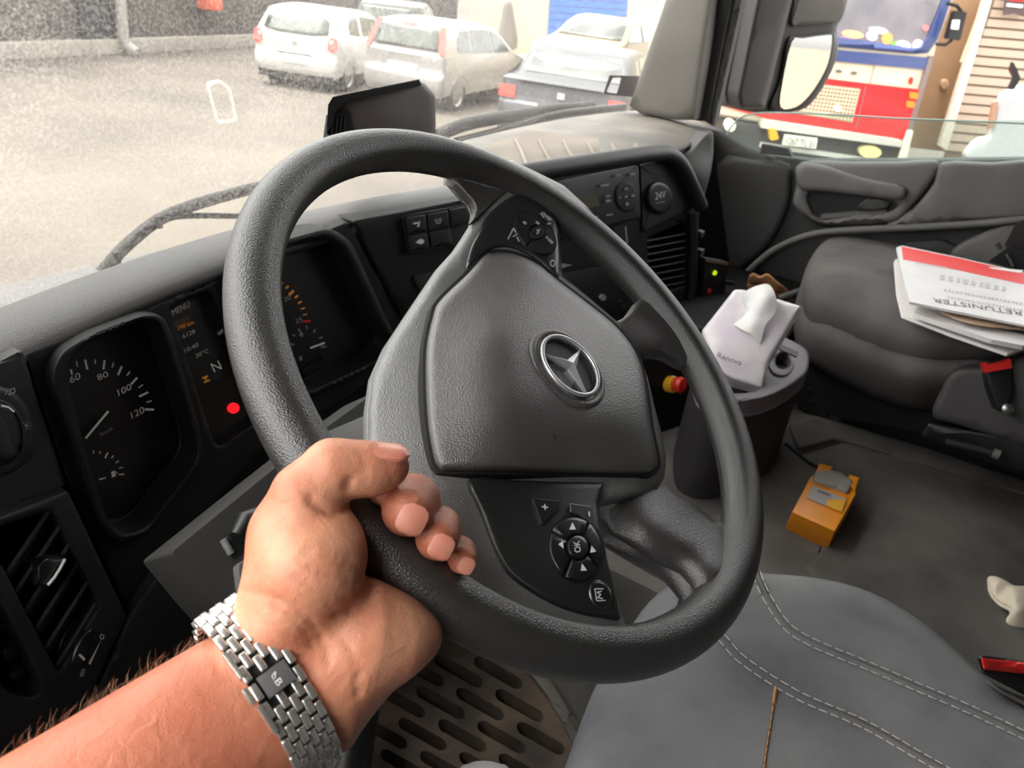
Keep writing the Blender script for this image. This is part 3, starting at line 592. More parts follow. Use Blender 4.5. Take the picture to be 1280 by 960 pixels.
    t.links.new(an.outputs['Fac'], mx.inputs[0]); t.links.new(src, mx.inputs[6]); t.links.new(mx.outputs[2], bs.inputs['Base Color'])
    return o, wr, a, o1, w, fn
person, WR, ARM_A, ARM_O, ARM_W, HAND_FN = hand()
# ---------------------------------------------------------------- dashboard
def dy0(X): return 0.66 - 0.335 * (X - 0.75) ** 2 if X < 0.95 else 0.6466 - 0.134 * (X - 0.95)
def D(x, y, h=0.0):
    d = ray(x, y); t = 0.8
    for _ in range(40):
        P = d * t; g = P[1] - (dy0(P[0]) + 0.17 * (P[2] + 0.42) - h); e = 1e-4; Q = d * (t + e); g2 = Q[1] - (dy0(Q[0]) + 0.17 * (Q[2] + 0.42) - h); t -= g / ((g2 - g) / e)
    return d * t
D.n = np.array([0, -1.0, 0])
dash = thing('dashboard', 'black wrap-around truck dashboard with instrument cluster and centre console', 'dashboard', (0.75, 0.7, ZF))
XS = np.concatenate([np.linspace(-0.25, 0.95, 40), np.linspace(0.98, 1.86, 16)])
grid('dash_base', [[(X, dy0(X) + 0.17 * (Z + .42) + .055, Z) for X in XS] for Z in np.linspace(-.99, -.32, 6)], m_dashd, dash, solid=.01)
# padded hood above the instruments
def hood(name, X0, X1, m, dyc, zc, ry, rz, n=40):
    rows = []
    for X in np.linspace(X0, X1, n): rows.append([(X, dy0(X) + dyc + ry * math.cos(t), zc + rz * math.sin(t)) for t in np.linspace(0, 2 * math.pi, 24, endpoint=False)])
    return grid(name, rows, m, dash, 180, closed_v=True)
hood('dash_pad', -0.25, 1.52, m_pad, .068, -.315, .046, .016)
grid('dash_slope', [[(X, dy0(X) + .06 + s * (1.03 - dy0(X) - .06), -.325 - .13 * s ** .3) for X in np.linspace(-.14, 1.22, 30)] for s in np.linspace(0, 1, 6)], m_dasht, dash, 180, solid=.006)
# raised centre part of the dash top
SDT = plane((0, 0, -.285), (0, 0, 1))
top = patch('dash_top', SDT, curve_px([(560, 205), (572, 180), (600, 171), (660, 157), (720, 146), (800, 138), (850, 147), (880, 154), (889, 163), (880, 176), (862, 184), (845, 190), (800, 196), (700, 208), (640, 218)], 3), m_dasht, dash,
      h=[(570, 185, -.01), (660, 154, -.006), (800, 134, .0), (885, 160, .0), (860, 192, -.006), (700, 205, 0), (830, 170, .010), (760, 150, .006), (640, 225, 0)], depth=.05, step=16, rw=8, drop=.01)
patch('tray', SDT, curve_px([(588, 196), (650, 166), (664, 163), (740, 172), (800, 180), (830, 186), (700, 212), (640, 222)], 2), mat('tray_dust', (96, 89, 81), .75, bump=.3, bscale=300, col2=(116, 108, 97), vscale=9), dash, h=.006, depth=.006, step=30)
for i in range(6):
    x0 = 622 + i * 30; tube('tray_rib', [SDT(*p, .008) for p in ((x0 + 22, 174 + i * 1.4), (x0 + 30, 190 + i * 1.0), (x0 + 38, 208 - i * 3.2))], .0040, mat('tray_rib_%d' % i, (120, 112, 101), .7), dash, 6)
# right end of the dash towards the door
patch('dash_end', plane(D(868, 235, -.035), (-.55, -.8, .25)), curve_px([(844, 200), (864, 187), (888, 163), (892, 182), (889, 212), (882, 240), (877, 254), (868, 232)], 3), m_trim, dash, h=[(844, 200, 0), (887, 164, -.01), (892, 190, -.03), (877, 252, -.01), (872, 212, .010)], depth=.05, step=9, rw=5, drop=.01)
patch('dash_side', plane((1.95, .62, 0), (-1, -.75, 0.1)), [(872, 230), (892, 180), (912, 330), (900, 400), (866, 400)], m_dashd, dash, h=0, depth=.04, step=40)
# light switch panel
pa = patch('switch_panel', D, rnd([(-60, 484), (27, 437), (83, 607), (-60, 672)], 5), m_dash, dash, h=0, depth=.03, step=25, rw=4, drop=.003)
sw = patch('light_switch', D, ell(-3, 538, 46, 56, -14, 40), m_dash, dash, h=.010, depth=.012, step=30, rw=8, drop=.006); tag(sw, 'round headlamp switch')
patch('knob', D, ell(-4, 541, 34, 42, -14, 36), m_black, sw, h=.026, depth=.02, step=30, rw=10, drop=.010)
patch('grip', D, curve_px([(-30, 520), (-6, 512), (22, 560), (18, 574), (-6, 570), (-24, 545)], 3), m_black, sw, h=.034, depth=.012, step=20, rw=7, drop=.006)
tube('knob_edge', [D(p[0], p[1], .024) for p in ell(-4, 541, 33, 41, -14, 16, -75, 45)], .0012, m_dash, sw, 6)
strokes('icon_print', D, [tick((2, 507), (11, 509), 2.4), tick((11, 509), (18, 515), 2.4)], m_white, sw, h=.0275)
def icon(name, S, polys, m, parent, h): return tag(strokes(name, S, polys, m, parent, h=h), kind='stuff')
icon('icon_print', D, [tick((11, 494), (13, 487), 1.2), tick((13, 487), (18, 485), 1.2), tick((18, 485), (19, 490), 1.2), tick((19, 490), (11, 494), 1.2), tick((8, 487), (11, 486), 1), tick((7, 490), (10, 489), 1), tick((6, 493), (9, 492), 1)], m_grey_print, sw, .0112)
icon('icon_print', D, [tick((33 + 3.5 * math.cos(a), 532 + 3.5 * math.sin(a)), (33 + 6 * math.cos(a), 532 + 6 * math.sin(a)), 1) for a in np.linspace(0, 5.5, 8)] + [ell(33, 532, 2.3, 2.6, 0, 8)], m_grey_print, sw, .0112)
icon('icon_print', D, [tick((5, 587), (8, 581), 1.2), tick((8, 581), (13, 581), 1.2), tick((13, 581), (13, 589), 1.2), tick((13, 589), (6, 592), 1.2), tick((9, 584), (11, 589), 1)], m_grey_print, sw, .0012)
# air vent on the driver side
fr_out = rnd([(-70, 672), (84, 612), (158, 771), (128, 835), (106, 890), (60, 920), (-70, 990)], 6)
vent = patch('vent_frame', D, fr_out, m_dash, dash, holes=[rnd([(-30, 668), (64, 636), (124, 756), (72, 842), (2, 706), (-30, 690)], 7), rnd([(-40, 728), (-10, 735), (28, 805), (52, 862), (40, 872), (10, 868), (-40, 800)], 8)], h=.012, depth=.05, step=8, rw=6, drop=.005)
tag(vent, 'slatted driver side air vent with thumbwheel')
for i in range(9):
    c = 24 + i * 26; p = [(c - 46, 786), (c + 44, 640)]
    a_, b_ = (c - 60 + (i - 4) * 2, 792), (c + 50, 620)
    def clipx(y): return a_[0] + (b_[0] - a_[0]) * (y - a_[1]) / (b_[1] - a_[1])
    # keep the piece of the slat that lies inside the opening
    seg = [(clipx(y), y) for y in np.linspace(620, 842, 120)]
    ins = [q for q in seg if inside(np.array([q]), np.array([(-30, 664), (66, 633), (127, 756), (73, 846), (0, 706), (-30, 690)]))[0]]
    if len(ins) > 6: grid('slat', [[D(*ins[0], .004), D(*ins[-1], .004)], [D(ins[0][0] + 9, ins[0][1] + 11, -.022), D(ins[-1][0] + 9, ins[-1][1] + 11, -.022)]], m_dash, vent, 0, solid=.003)
tabp = patch('vent_tab', D, rnd([(56, 697), (83, 696), (84, 704), (60, 736), (41, 731), (47, 706)], 4), m_black, vent, h=.014, depth=.02, step=20, rw=4, drop=.004)
tube('chrome_strip', [D(x, y, .0155) for x, y in ((81, 699), (76, 709), (68, 722), (60, 731))], .0013, m_white, tabp, 8)  # plain white stands in for the bright reflection on chrome
patch('wheel_panel', D, rnd([(72, 842), (124, 757), (138, 780), (100, 874), (88, 876)], 4), m_dash, vent, h=.006, depth=.02, step=30)
patch('thumbwheel', D, ell(103, 810, 11, 30, 27, 26), m_black, vent, h=.018, depth=.02, step=20, rw=8, drop=.01)
strokes('mark_print', D, [tick((99, 818), (106, 825), 3)], m_white, vent, h=.0185)
strokes('wedge_print', D, [[(110.5, 829), (126.5, 800), (113, 831)]], m_white, vent, h=.0132)
icon('icon_print', D, [tick(p, q, 1) for p, q in zip(ell(127.5, 796, 2.4, 3, 0, 8), ell(127.5, 796, 2.4, 3, 0, 8)[1:] + ell(127.5, 796, 2.4, 3, 0, 8)[:1])], m_white, vent, .0132)
icon('icon_print', D, [tick((100, 846), (102, 838), 1), tick((102, 838), (106, 836), 1), tick((106, 836), (105, 844), 1), tick((105, 844), (100, 846), 1), tick((101, 843), (105, 840), 1), tick((104, 837), (102, 845), 1)], m_grey_print, vent, .0132)
for cx, cy, rx in ((14, 815, 13), (24, 845, 15)):
    patch('nozzle', D, ell(cx, cy, rx, 11, -25, 20), m_dash, vent, h=-.004, depth=.02, step=20, rw=7, drop=.008)
for y0 in (752, 778): grid('slat', [[D(-30, y0 + 12, -.004), D(18, y0, -.004)], [D(-30, y0 + 22, -.03), D(18, y0 + 12, -.03)]], m_dash, vent, 0, solid=.003)
# knee panel below the vent
kp = patch('knee_panel', D, rnd([(212, 690), (272, 758), (300, 860), (240, 960), (90, 960), (112, 880), (158, 772)], 8), m_dash, dash, h=.012, depth=.06, step=24, rw=8, drop=.008)
# instrument cluster
cl = patch('cluster_housing', D, rnd([(30, 442), (120, 408), (260, 354), (345, 314), (436, 276), (505, 400), (480, 470), (330, 560), (215, 690), (160, 768), (88, 612)], 6), m_dashd, dash, h=-.004, depth=.05, step=12, rw=4, drop=.004,
     holes=[rnd([(84, 472), (92, 444), (118, 424), (180, 399), (198, 402), (208, 424), (244, 545), (247, 570), (236, 590), (182, 660), (150, 668), (132, 648), (100, 540)], 14), rnd([(212, 385), (262, 362), (330, 520), (270, 560), (250, 500)], 8),
            rnd([(300, 345), (350, 312), (405, 296), (430, 312), (470, 400), (490, 430), (470, 450), (380, 492), (340, 430)], 14)])
tag(cl, 'instrument cluster housing')
dial_l = rnd([(62, 470), (74, 440), (110, 418), (180, 391), (204, 394), (216, 420), (252, 545), (256, 575), (242, 597), (186, 670), (146, 680), (124, 656), (86, 545)], 16)
bz = patch('dial_bezel', D, dial_l, m_dashd, dash, h=.010, depth=.03, step=8, rw=7, drop=.005, holes=[rnd([(84, 472), (92, 444), (118, 424), (180, 399), (198, 402), (208, 424), (244, 545), (247, 570), (236, 590), (182, 660), (150, 668), (132, 648), (100, 540)], 14)])
sp = patch('speedometer', D, rnd([(76, 470), (88, 440), (180, 394), (204, 400), (252, 560), (184, 668), (140, 676)], 12), m_dial, dash, h=-.026, depth=.006, step=40)
tag(sp, 'round speedometer with white figures and a fuel gauge')
ticks = [((95.4, 451.7), (97, 458.3), 1.3), ((106.3, 449.6), (109.2, 461.7), 2.6), ((119, 449.2), (119, 454.8), 1.4), ((130.8, 450.2), (129.2, 461.7), 2.6), ((141.9, 453.3), (140.2, 459.2), 1.5), ((152.3, 457.9), (147.5, 468.8), 2.6), ((162.5, 464.6), (158.5, 469.6), 1.5), ((171.5, 472), (163.8, 480.4), 2.7), ((178.8, 480.8), (173, 484.6), 1.5), ((185.4, 490.2), (173.8, 495.8), 2.4), ((189.6, 501), (183, 503), 1.5), ((192.7, 512), (180.8, 511.7), 2.4), ((88.5, 462), (90, 468), 2.4)]
for a, b, w in ticks: strokes('tick', D, [tick(a, b, w)], m_white, sp, h=-.0252)
for s, p0, p1, pu in (('60', (88, 479.5), (101, 473.5), (86.5, 471)), ('80', (122.5, 476), (136, 470.5), (120.5, 469)), ('100', (148.5, 495), (165, 486.5), (146.5, 487.5)), ('120', (165, 523.5), (181, 515.5), (163, 515.5)), ('km/h', (126, 545.4), (141, 537.5), (125, 541))):
    text('lettering', s, D, p0, p1, pu, m_white if s != 'km/h' else m_grey_print, sp, h=-.0252)
strokes('needle', D, [tick((107, 548), (135.4, 514), 2.6)], m_white, sp, h=-.020)
for a, b, w in (((116.7, 563), (117.3, 567), 1.4), ((125, 564), (124.7, 567), 1.4), ((134.7, 565.7), (131.3, 572.7), 2), ((142, 569.3), (139.3, 572.7), 1.4), ((148.7, 576), (144.7, 578.7), 1.4), ((153.7, 584), (148.7, 585.3), 1.4), ((155.3, 592.7), (148.7, 593.3), 1.8)): strokes('tick', D, [tick(a, b, w)], m_white, sp, h=-.0252)
strokes('needle', D, [tick((132, 597.3), (124, 599.3), 1.8)], m_white, sp, h=-.022)
icon('icon_print', D, [[(139, 590), (143, 588), (145, 595), (140, 597)], tick((144, 589), (147, 592), 1)], m_white, sp, -.0252)
ds = patch('display', D, [(205, 385), (264, 358), (338, 525), (268, 566)], m_lcd, dash, h=-.018, depth=.006, step=60); tag(ds, 'dark driver information display')
patch('screen', D, [(212, 388), (244, 374), (286, 470), (246, 488)], m_black, ds, h=-.0175, depth=.002, step=60)
for s, p0, p1, pu, m in (('MENU', (216.5, 395), (238, 383), (214, 388), m_lcdtxt), ('1190 km', (220, 415), (243, 405), (218.5, 409.5), m_amber), ('6128', (228.8, 423.5), (244.5, 416), (227.3, 418.5), m_lcdtxt), ('10:40', (231.5, 441), (248.5, 433), (230, 436), m_lcdtxt), ('30°C', (245.5, 447.5), (261, 440.5), (244, 442.5), m_lcdtxt), ('N', (268, 465.5), (278, 461), (263, 455), m_white)):
    text('lettering', s, D, p0, p1, pu, m, ds, h=-.0168)
patch('amber_field', D, [(215, 403), (236, 394), (240, 402), (219, 412)], mat('amber_dim', (70, 44, 22), .5), ds, h=-.0172, depth=.001, step=60)
icon('icon_print', D, [tick((253, 473), (260, 470), 2.4), tick((255, 478), (262, 475), 2.2), tick((256, 471), (259, 477), 1.6)], m_amber, ds, -.0168)
patch('warning_lamp', D, ell(292.5, 510.5, 7.2, 6.2, -25, 14), m_redled, ds, h=-.016, depth=.002, step=30)
strokes('tick', D, [tick((273, 418), (282, 410), 4)], m_grey_print, ds, h=-.0165)
tb = patch('dial_bezel', D, rnd([(285, 345), (345, 302), (412, 284), (438, 300), (484, 400), (500, 432), (478, 455), (384, 500), (330, 440)], 16), m_dashd, dash, h=.010, depth=.03, step=8, rw=7, drop=.005, holes=[rnd([(300, 345), (350, 312), (405, 296), (430, 312), (470, 400), (490, 430), (470, 450), (380, 492), (340, 430)], 14)])
tac = patch('tachometer', D, rnd([(290, 345), (350, 304), (412, 288), (440, 310), (495, 430), (470, 456), (380, 498), (330, 430)], 12), m_dial, dash, h=-.026, depth=.006, step=40); tag(tac, 'rev counter with amber band and oil gauge')
for x, y, w, ln, an in ((352.4, 354.5, 2, 4, 50), (359, 359, 2.4, 5, 45), (364.3, 366, 3.4, 8, 42), (370.6, 370.8, 2.4, 5, 35), (374.8, 378, 2.2, 5, 28), (378.6, 385.6, 1.8, 5, 15), (381.3, 393.3, 1.6, 5, 10)):
    a = math.radians(an); strokes('tick', D, [tick((x - ln / 2 * math.cos(a), y + ln / 2 * math.sin(a)), (x + ln / 2 * math.cos(a), y - ln / 2 * math.sin(a)), w)], m_amber, tac, h=-.0252)
strokes('tick', D, [tick((378.5, 402.2), (388, 401.2), 2.6)], m_red, tac, h=-.0252)
text('lettering', '20', D, (356, 377.5), (364, 374), (354.5, 372), m_grey_print, tac, h=-.0252); text('lettering', '25', D, (370, 405), (378.5, 401.5), (368.5, 399.5), m_grey_print, tac, h=-.0252)
for a, b, w in (((383, 407), (384, 411), 1.6), ((392, 416), (394, 411.5), 2), ((399, 423), (403, 421), 1.8), ((401, 434), (408, 433), 2), ((373, 411), (377, 417), 2), ((366, 418), (369, 420), 1.8), ((363, 430), (368, 431), 2)): strokes('tick', D, [tick(a, b, w)], m_grey_print, tac, h=-.0252)
strokes('needle', D, [tick((388, 435), (406, 428.5), 2.4)], m_white, tac, h=-.022)
icon('icon_print', D, [tick((374, 419), (379, 417), 2), tick((376, 415), (378, 421), 2), ell(376, 448, 2.2, 3, 0, 8)], m_grey_print, tac, -.0252)
patch('dial_mask', D, [(378, 462), (402, 444), (410, 462), (384, 486)], m_lens, tac, h=-.024, depth=.002, step=60)
# switch bank between cluster and centre console
sb = patch('switch_panel', D, rnd([(440, 276), (600, 246), (640, 250), (640, 420), (560, 440), (505, 400)], 5), m_dashd, dash, h=.0, depth=.04, step=30, rw=3, drop=.003)
bank = patch('switch_frame', D, rnd([(504, 270), (585, 256), (597, 300), (512, 317)], 3), m_black, dash, h=.004, depth=.01, step=40); tag(bank, 'bank of rocker switches')
for q, ic in (([(509, 272), (532, 268), (534, 289), (511, 293)], 0), ([(534, 268), (560, 263), (562, 285), (536, 289)], 1), ([(562, 262), (584, 258), (588, 280), (564, 284)], 9), ([(511, 295), (534, 291), (537, 311), (514, 315)], 2), ([(537, 290), (562, 286), (566, 306), (540, 310)], 9)):
    b = patch('rocker_switch', D, rnd(q, 2, 2), m_dash, bank, h=.009, depth=.008, step=40, rw=2, drop=.002); c = np.mean(q, 0)
    if ic == 0: icon('icon_print', D, [tick(c + (-5, -1), c + (1, -2), 2), tick(c + (3, -4), c + (1, 3), 1.6), tick(c + (0, 3), c + (3, 1), 1.4)], m_white, b, .0095)
    if ic == 1: icon('icon_print', D, [tick(c + (-5, 0), c + (4, -2), 1.6), tick(c + (-3, 3), c + (3, 2), 2), tick(c + (-3, -3), c + (-2, 2), 1.2), tick(c + (2, -4), c + (3, 1), 1.2)], m_grey_print, b, .0095)
    if ic == 2: icon('icon_print', D, [ell(c[0] + 2, c[1] - 1, 4.5, 3.2, -10, 10), tick(c + (-4, 0), c + (5, -2), 1.5)], m_white, b, .0095)
patch('storage_slot', D, rnd([(516, 345), (600, 325), (612, 372), (540, 392)], 3), m_black, dash, h=.003, depth=.01, step=40)
# centre console
cc = patch('centre_panel', D, rnd([(630, 236), (822, 196), (846, 204), (874, 258), (869, 388), (852, 402), (770, 430), (640, 440)], 8), m_dashd, dash, h=.004, depth=.05, step=30, rw=5, drop=.005, holes=[rnd([(809, 297), (857, 276), (857, 356), (826, 366), (812, 345)], 5)])
tag(cc, 'centre console panel angled to the driver')
tube('console_hood', [D(x, y, .022) for x, y in curve_px([(636, 221), (660, 216), (690, 211), (760, 200), (818, 192), (838, 194), (852, 207), (866, 235), (876, 258)], 4, False)], .0165, mat('hood_plastic', (28, 27, 28), .5, bump=.3, bscale=700), dash, 14)
rad = patch('radio', D, rnd([(690, 228), (798, 207), (801, 272), (700, 300)], 3), m_black, dash, h=.010, depth=.01, step=60, rw=2, drop=.002); tag(rad, 'car radio with small display')
patch('screen', D, [(718, 247), (746, 243), (750, 257), (724, 262)], mat('radio_lcd', (92, 90, 70), .3), rad, h=.0108, depth=.001, step=60)
patch('control_ring', D, ell(783, 246, 14, 19, -8, 24), m_dash, rad, h=.013, depth=.004, step=30, rw=3, drop=.002)
for x, y, w, hh in ((773, 219, 7, 2.5), (791, 217.5, 6, 3), (756, 231.5, 11, 2.6), (760, 245, 5, 2.4), (760.5, 251, 6, 3), (783, 236, 4, 3), (791.5, 244.5, 4, 3), (784, 255, 4, 4), (775, 247, 3, 2), (783, 246, 4, 2), (762, 268.5, 8, 2), (745, 271, 6, 2)):
    strokes('button_print', D, [tick((x - w / 2, y + w * .09), (x + w / 2, y - w * .09), hh)], m_grey_print, rad, h=.0155)
patch('card_slot', D, [(768, 285), (783, 282), (784, 305), (770, 308)], m_gap, rad, h=.0104, depth=.004, step=60)
strokes('slot_edge', D, [tick((782, 283), (784, 304), 2)], m_grey_print, rad, h=.0112)
pw = patch('socket_panel', D, rnd([(801, 206), (830, 200), (848, 212), (872, 256), (804, 290)], 3), m_dash, dash, h=.010, depth=.01, step=60, rw=2, drop=.002)
cp = patch('socket_cap', D, ell(825, 247, 16, 20, -6, 28), m_black, dash, h=.018, depth=.012, step=30, rw=5, drop=.004); tag(cp, 'round socket cap marked 24V')
text('lettering', '24V', D, (819, 250), (832, 247), (819.5, 241), m_white, cp, h=.0185); icon('small_print', D, [tick((820 + 2.4 * k, 254 - .45 * k), (821.6 + 2.4 * k, 253.7 - .45 * k), 1.6) for k in range(5)], m_grey_print, cp, .0185)
for i in range(8):
    y = 298 + i * 8.6; grid('vent_slat', [[D(809, y + 3 - max(0, 3 - i) * 0, .002), D(857, y - 6, .002)], [D(809, y + 7, -.02), D(857, y - 2, -.02)]], m_dash, cc, 0, solid=.0025)
tube('vent_edge', [D(x, y, .010) for x, y in ((866, 266), (867, 300), (866, 350), (863, 386))], .010, m_dash, dash, 10)
for x, y in ((875, 292), (875, 315)): box('clip', D(x, y, .0), [(.010, 0, 0), (0, .008, 0), (0, 0, .008)], m_satin, dash, .003)
hv = patch('heater_panel', D, rnd([(690, 345), (800, 325), (806, 400), (700, 425)], 4), m_black, dash, h=.008, depth=.01, step=60, rw=2, drop=.002); tag(hv, 'heater control panel')
for x, y in ((754, 372), (727, 362), (735, 367), (776, 378), (782, 385), (722, 368)): patch('button', D, ell(x, y, 4 if x == 754 else 2, 4 if x == 754 else 2.4, 0, 10), m_grey_print if x == 754 else m_dash, hv, h=.011, depth=.003, step=30)
strokes('slot_edge', D, [[(701, 329), (716, 331), (701, 336)]], m_grey_print, hv, h=.009)
# lower console
SLC = plane((1.30, .40, -.64), nrm((-.35, -.9, .25)))
lc = patch('lower_console', SLC, rnd([(690, 440), (775, 428), (856, 404), (880, 408), (915, 440), (930, 520), (905, 620), (860, 660), (740, 660), (700, 560)], 10), m_dashd, dash, h=0, depth=.03, step=40, rw=6, drop=.01)
patch('console_shelf', SLC, curve_px([(836, 545), (880, 530), (905, 520), (905, 548), (870, 566), (832, 580)], 3), m_dash, dash, h=.02, depth=.03, step=20, rw=6, drop=.01)
# emergency stop
es = thing('emergency_stop', 'red mushroom stop button on a yellow collar on the lower console', 'push button', SLC(842, 478))
ec = SLC(836, 480); ed = nrm(np.array([-.25, -.9, .35])); eu = nrm(np.cross(ed, [0, 0, 1])); ev = np.cross(eu, ed)
def turned(name, c, ax, prof, m, parent, seg=24):
    ax = nrm(ax); u = nrm(np.cross(ax, [0.3, 0.1, 1])); v = np.cross(ax, u)
    return grid(name, [[c + ax * z + (u * math.cos(t) + v * math.sin(t)) * r for t in np.linspace(0, 2 * math.pi, seg, endpoint=False)] for z, r in prof], m, parent, 45, closed_v=True)
turned('collar', ec, ed, [(-.01, .0001), (-.01, .016), (.012, .017), (.014, .015), (.014, .0001)], m_yellow, es)
turned('knob', ec, ed, [(.012, .008), (.020, .009), (.022, .0155), (.028, .0165), (.034, .013), (.036, .0001)], m_red, es)
# steering column
col = thing('steering_column', 'grey steering column shroud behind the wheel with ignition slot', 'steering column', WC - WN * .2)
tube('column', [WC - WN * .02, WC - WN * .10, WC - WN * .22 + np.array([0, .05, 0]), (0.45, .52, -.62)], [.045, .045, .05, .055], m_column, col, 24)
SCL = plane3(D(459, 500, .19), at(215, 690, 1, .44), np.array([.40, .36, -.52]))
patch('shroud', SCL, rnd([(475, 486), (400, 540), (330, 596), (215, 690), (262, 748), (300, 790), (480, 760), (540, 600)], 6), m_column, col, h=0, depth=.06, step=1e4)
patch('slot', SCL, rnd([(284, 678), (306, 664), (318, 680), (292, 700)], 3), m_gap, col, h=.001, depth=.002, step=40)
tube('slot_edge', [SCL(x, y, .001) for x, y in ((279, 674), (289, 692))], .0035, m_hub, col, 8)  # lighter plastic puts the highlight beside the slot into the colour
tube('stalk', [SCL(345, 640, .0), SCL(306, 655, .01), SCL(296, 672, .012)], [.010, .011, .007], m_black, col, 12)
patch('ignition_cover', SCL, rnd([(298, 706), (340, 680), (360, 730), (312, 752), (302, 740)], 5), m_hub, col, h=.010, depth=.016, step=1e4)
# device standing on the dash behind the wheel
mon = thing('dash_monitor', 'black hooded box standing on the dash behind the wheel', 'monitor', at(480, 165, 1, .86))
SM = plane((0, .86, 0), nrm((-.15, -1, .25)))
patch('housing', SM, rnd([(411, 130), (418, 122), (528, 101), (544, 118), (545, 172), (535, 200), (420, 200), (408, 175)], 6), mat('monitor_shell', (98, 90, 86), .6, bump=.2, bscale=500), mon, h=[(411, 130, 0), (420, 190, -.01), (528, 105, -.005), (545, 170, -.01), (470, 140, .012)], depth=.07, back=-nrm(ray(480, 140)), step=14, rw=8, drop=.012)
mb_ = SM(480, 165, -.05); mg_ = np.array([1.10, 1.02, -.33]); tube('mount_arm', [mb_, (mb_ + mg_) / 2 + np.array([0, 0, .01]), mg_], [.016, .011, .012], m_black, mon, 12)
turned('suction_cup', mg_, (0, -1, .16), [(-.008, .034), (-.002, .032), (.006, .018), (.014, .012), (.014, .0001)], m_blackm, mon)
patch('visor', SM, [(410, 131), (416, 121), (524, 99), (527, 106), (432, 127), (418, 140), (412, 160), (408, 168)], m_black, mon, h=.022, depth=.06, back=-nrm(ray(480, 130)), step=30)
for i in range(4): patch('grille_bar', SM, tick((417 + i * 5, 147 - i * 1), (414 + i * 5.5, 172), 2.2), m_dash, mon, h=.014, depth=.01, step=40)
patch('grille', SM, [(414, 143), (436, 138), (440, 172), (410, 172)], m_gap, mon, h=.011, depth=.01, step=40)
# ---------------------------------------------------------------- seats
m_denim = mat('denim', (98, 99, 102), 0.92, bump=0.5, bscale=900, col2=(126, 126, 126), vscale=9, spec=0.2)
m_denim2 = mat('denim_seam', (92, 93, 96), 0.92, bump=0.4, bscale=900)
m_thread = mat('thread', (186, 176, 164), 0.8); m_thread2 = mat('orange_thread', (176, 120, 62), 0.8)
m_seatg = mat('seat_grey', (78, 76, 75), 0.95, bump=0.5, bscale=700, col2=(98, 95, 93), vscale=7, spec=0.2)
ds_ = thing('driver_seat', 'blue-grey denim covered driver seat with pale double stitching', 'seat', (0.44, -.15, ZF))
ZS = -.475; SS = plane((0, 0, ZS), (0, 0, 1))
seat_o = curve_px([(738, 872), (760, 835), (785, 790), (812, 752), (846, 728), (900, 717), (960, 717), (1030, 724), (1090, 741), (1145, 772), (1195, 812), (1250, 862), (1320, 905), (1420, 960), (1420, 1150), (1000, 1250), (640, 1200), (690, 1010)], 3)
seat_h = [(740, 872, -.03), (790, 790, -.02), (850, 730, -.015), (960, 720, -.01), (1090, 745, -.01), (1195, 815, -.005), (1320, 905, .0), (900, 830, .0), (1050, 850, .012), (1200, 950, .014), (900, 950, .004), (800, 900, -.01), (1000, 1100, .01), (700, 1010, -.02)]
patch('seat_cushion', SS, seat_o, m_denim, ds_, h=seat_h, depth=.13, step=24, rw=34, drop=.035, smooth=70)
_sf = tps(seat_h)
def SSE(x, y, h=0.0): return SS(x, y, float(_sf(np.array([[x, y]]))[0]) + h)
slab('seat_base', .24, .64, -.45, .02, ZF, -.62, m_black, ds_, .02)
slab('backrest', .20, .69, -.72, -.56, -.55, .12, m_denim, ds_, .05)
def stitch(name, pts, off, m, r=.0007, dash=11, gap=4.5):
    P = curve_px(pts, 14, False); d = np.gradient(P, axis=0); d /= np.linalg.norm(d, axis=1)[:, None]; P = P + np.stack([-d[:, 1], d[:, 0]], 1) * off
    L = np.concatenate([[0], np.cumsum(np.linalg.norm(np.diff(P, axis=0), axis=1))]); V = []; F = []; s = 0
    while s < L[-1] - dash:
        q = [np.array([np.interp(s + dash * k / 2, L, P[:, 0]), np.interp(s + dash * k / 2, L, P[:, 1])]) for k in range(3)]; w = [SSE(q[k][0], q[k][1], (.0008, .0016, .0008)[k]) for k in range(3)]
        t = nrm(w[2] - w[0]); b = np.cross(t, [0, 0, 1]); n0 = len(V)
        for k in range(3): V += [w[k] - b * r, w[k] + np.array([0, 0, r]), w[k] + b * r, w[k] - np.array([0, 0, r])]
        for k in range(2):
            for j in range(4): F.append((n0 + 4 * k + j, n0 + 4 * k + (j + 1) % 4, n0 + 4 * k + 4 + (j + 1) % 4, n0 + 4 * k + 4 + j))
        F += [(n0, n0 + 1, n0 + 2, n0 + 3), (n0 + 8, n0 + 9, n0 + 10, n0 + 11)]; s += dash + gap
    return tag(mesh(name, V, F, m, ds_, 60), kind='stuff')
seam1 = [(946, 716), (950, 728), (962, 752), (985, 784), (1020, 805), (1080, 830), (1150, 860), (1220, 890), (1320, 938)]
seam2 = [(890, 785), (905, 800), (925, 822), (965, 850), (1010, 875), (1080, 905), (1150, 945), (1230, 990)]
seam3 = [(969, 862), (964, 900), (957, 945), (950, 1000)]
for sm_, w in ((seam1, .0042), (seam2, .0042)):
    tube('seam', [SSE(x, y, -.0020) for x, y in curve_px(sm_, 8, False)], w * .62, m_denim2, ds_, 10)
    stitch('stitching', sm_, 5.0, m_thread, r=.0006); stitch('stitching', sm_, -5.0, m_thread, r=.0006)
tube('seam', [SSE(x, y, -.0018) for x, y in curve_px(seam3, 8, False)], .0024, m_denim2, ds_, 8); stitch('stitching', seam3, 0, m_thread2, dash=8, gap=2.5)
tube('thread_knot', [SSE(x, y, .001) for x, y in ((970, 860), (968, 870), (967, 880))], .0013, m_thread2, ds_, 8)
bk = thing('seat_belt_buckle', 'black seat belt buckle with red button beside the denim seat', 'buckle', SS(1250, 840, -.02))
SBk = plane(SS(1250, 845, .0), nrm((-.2, -.5, .85)))
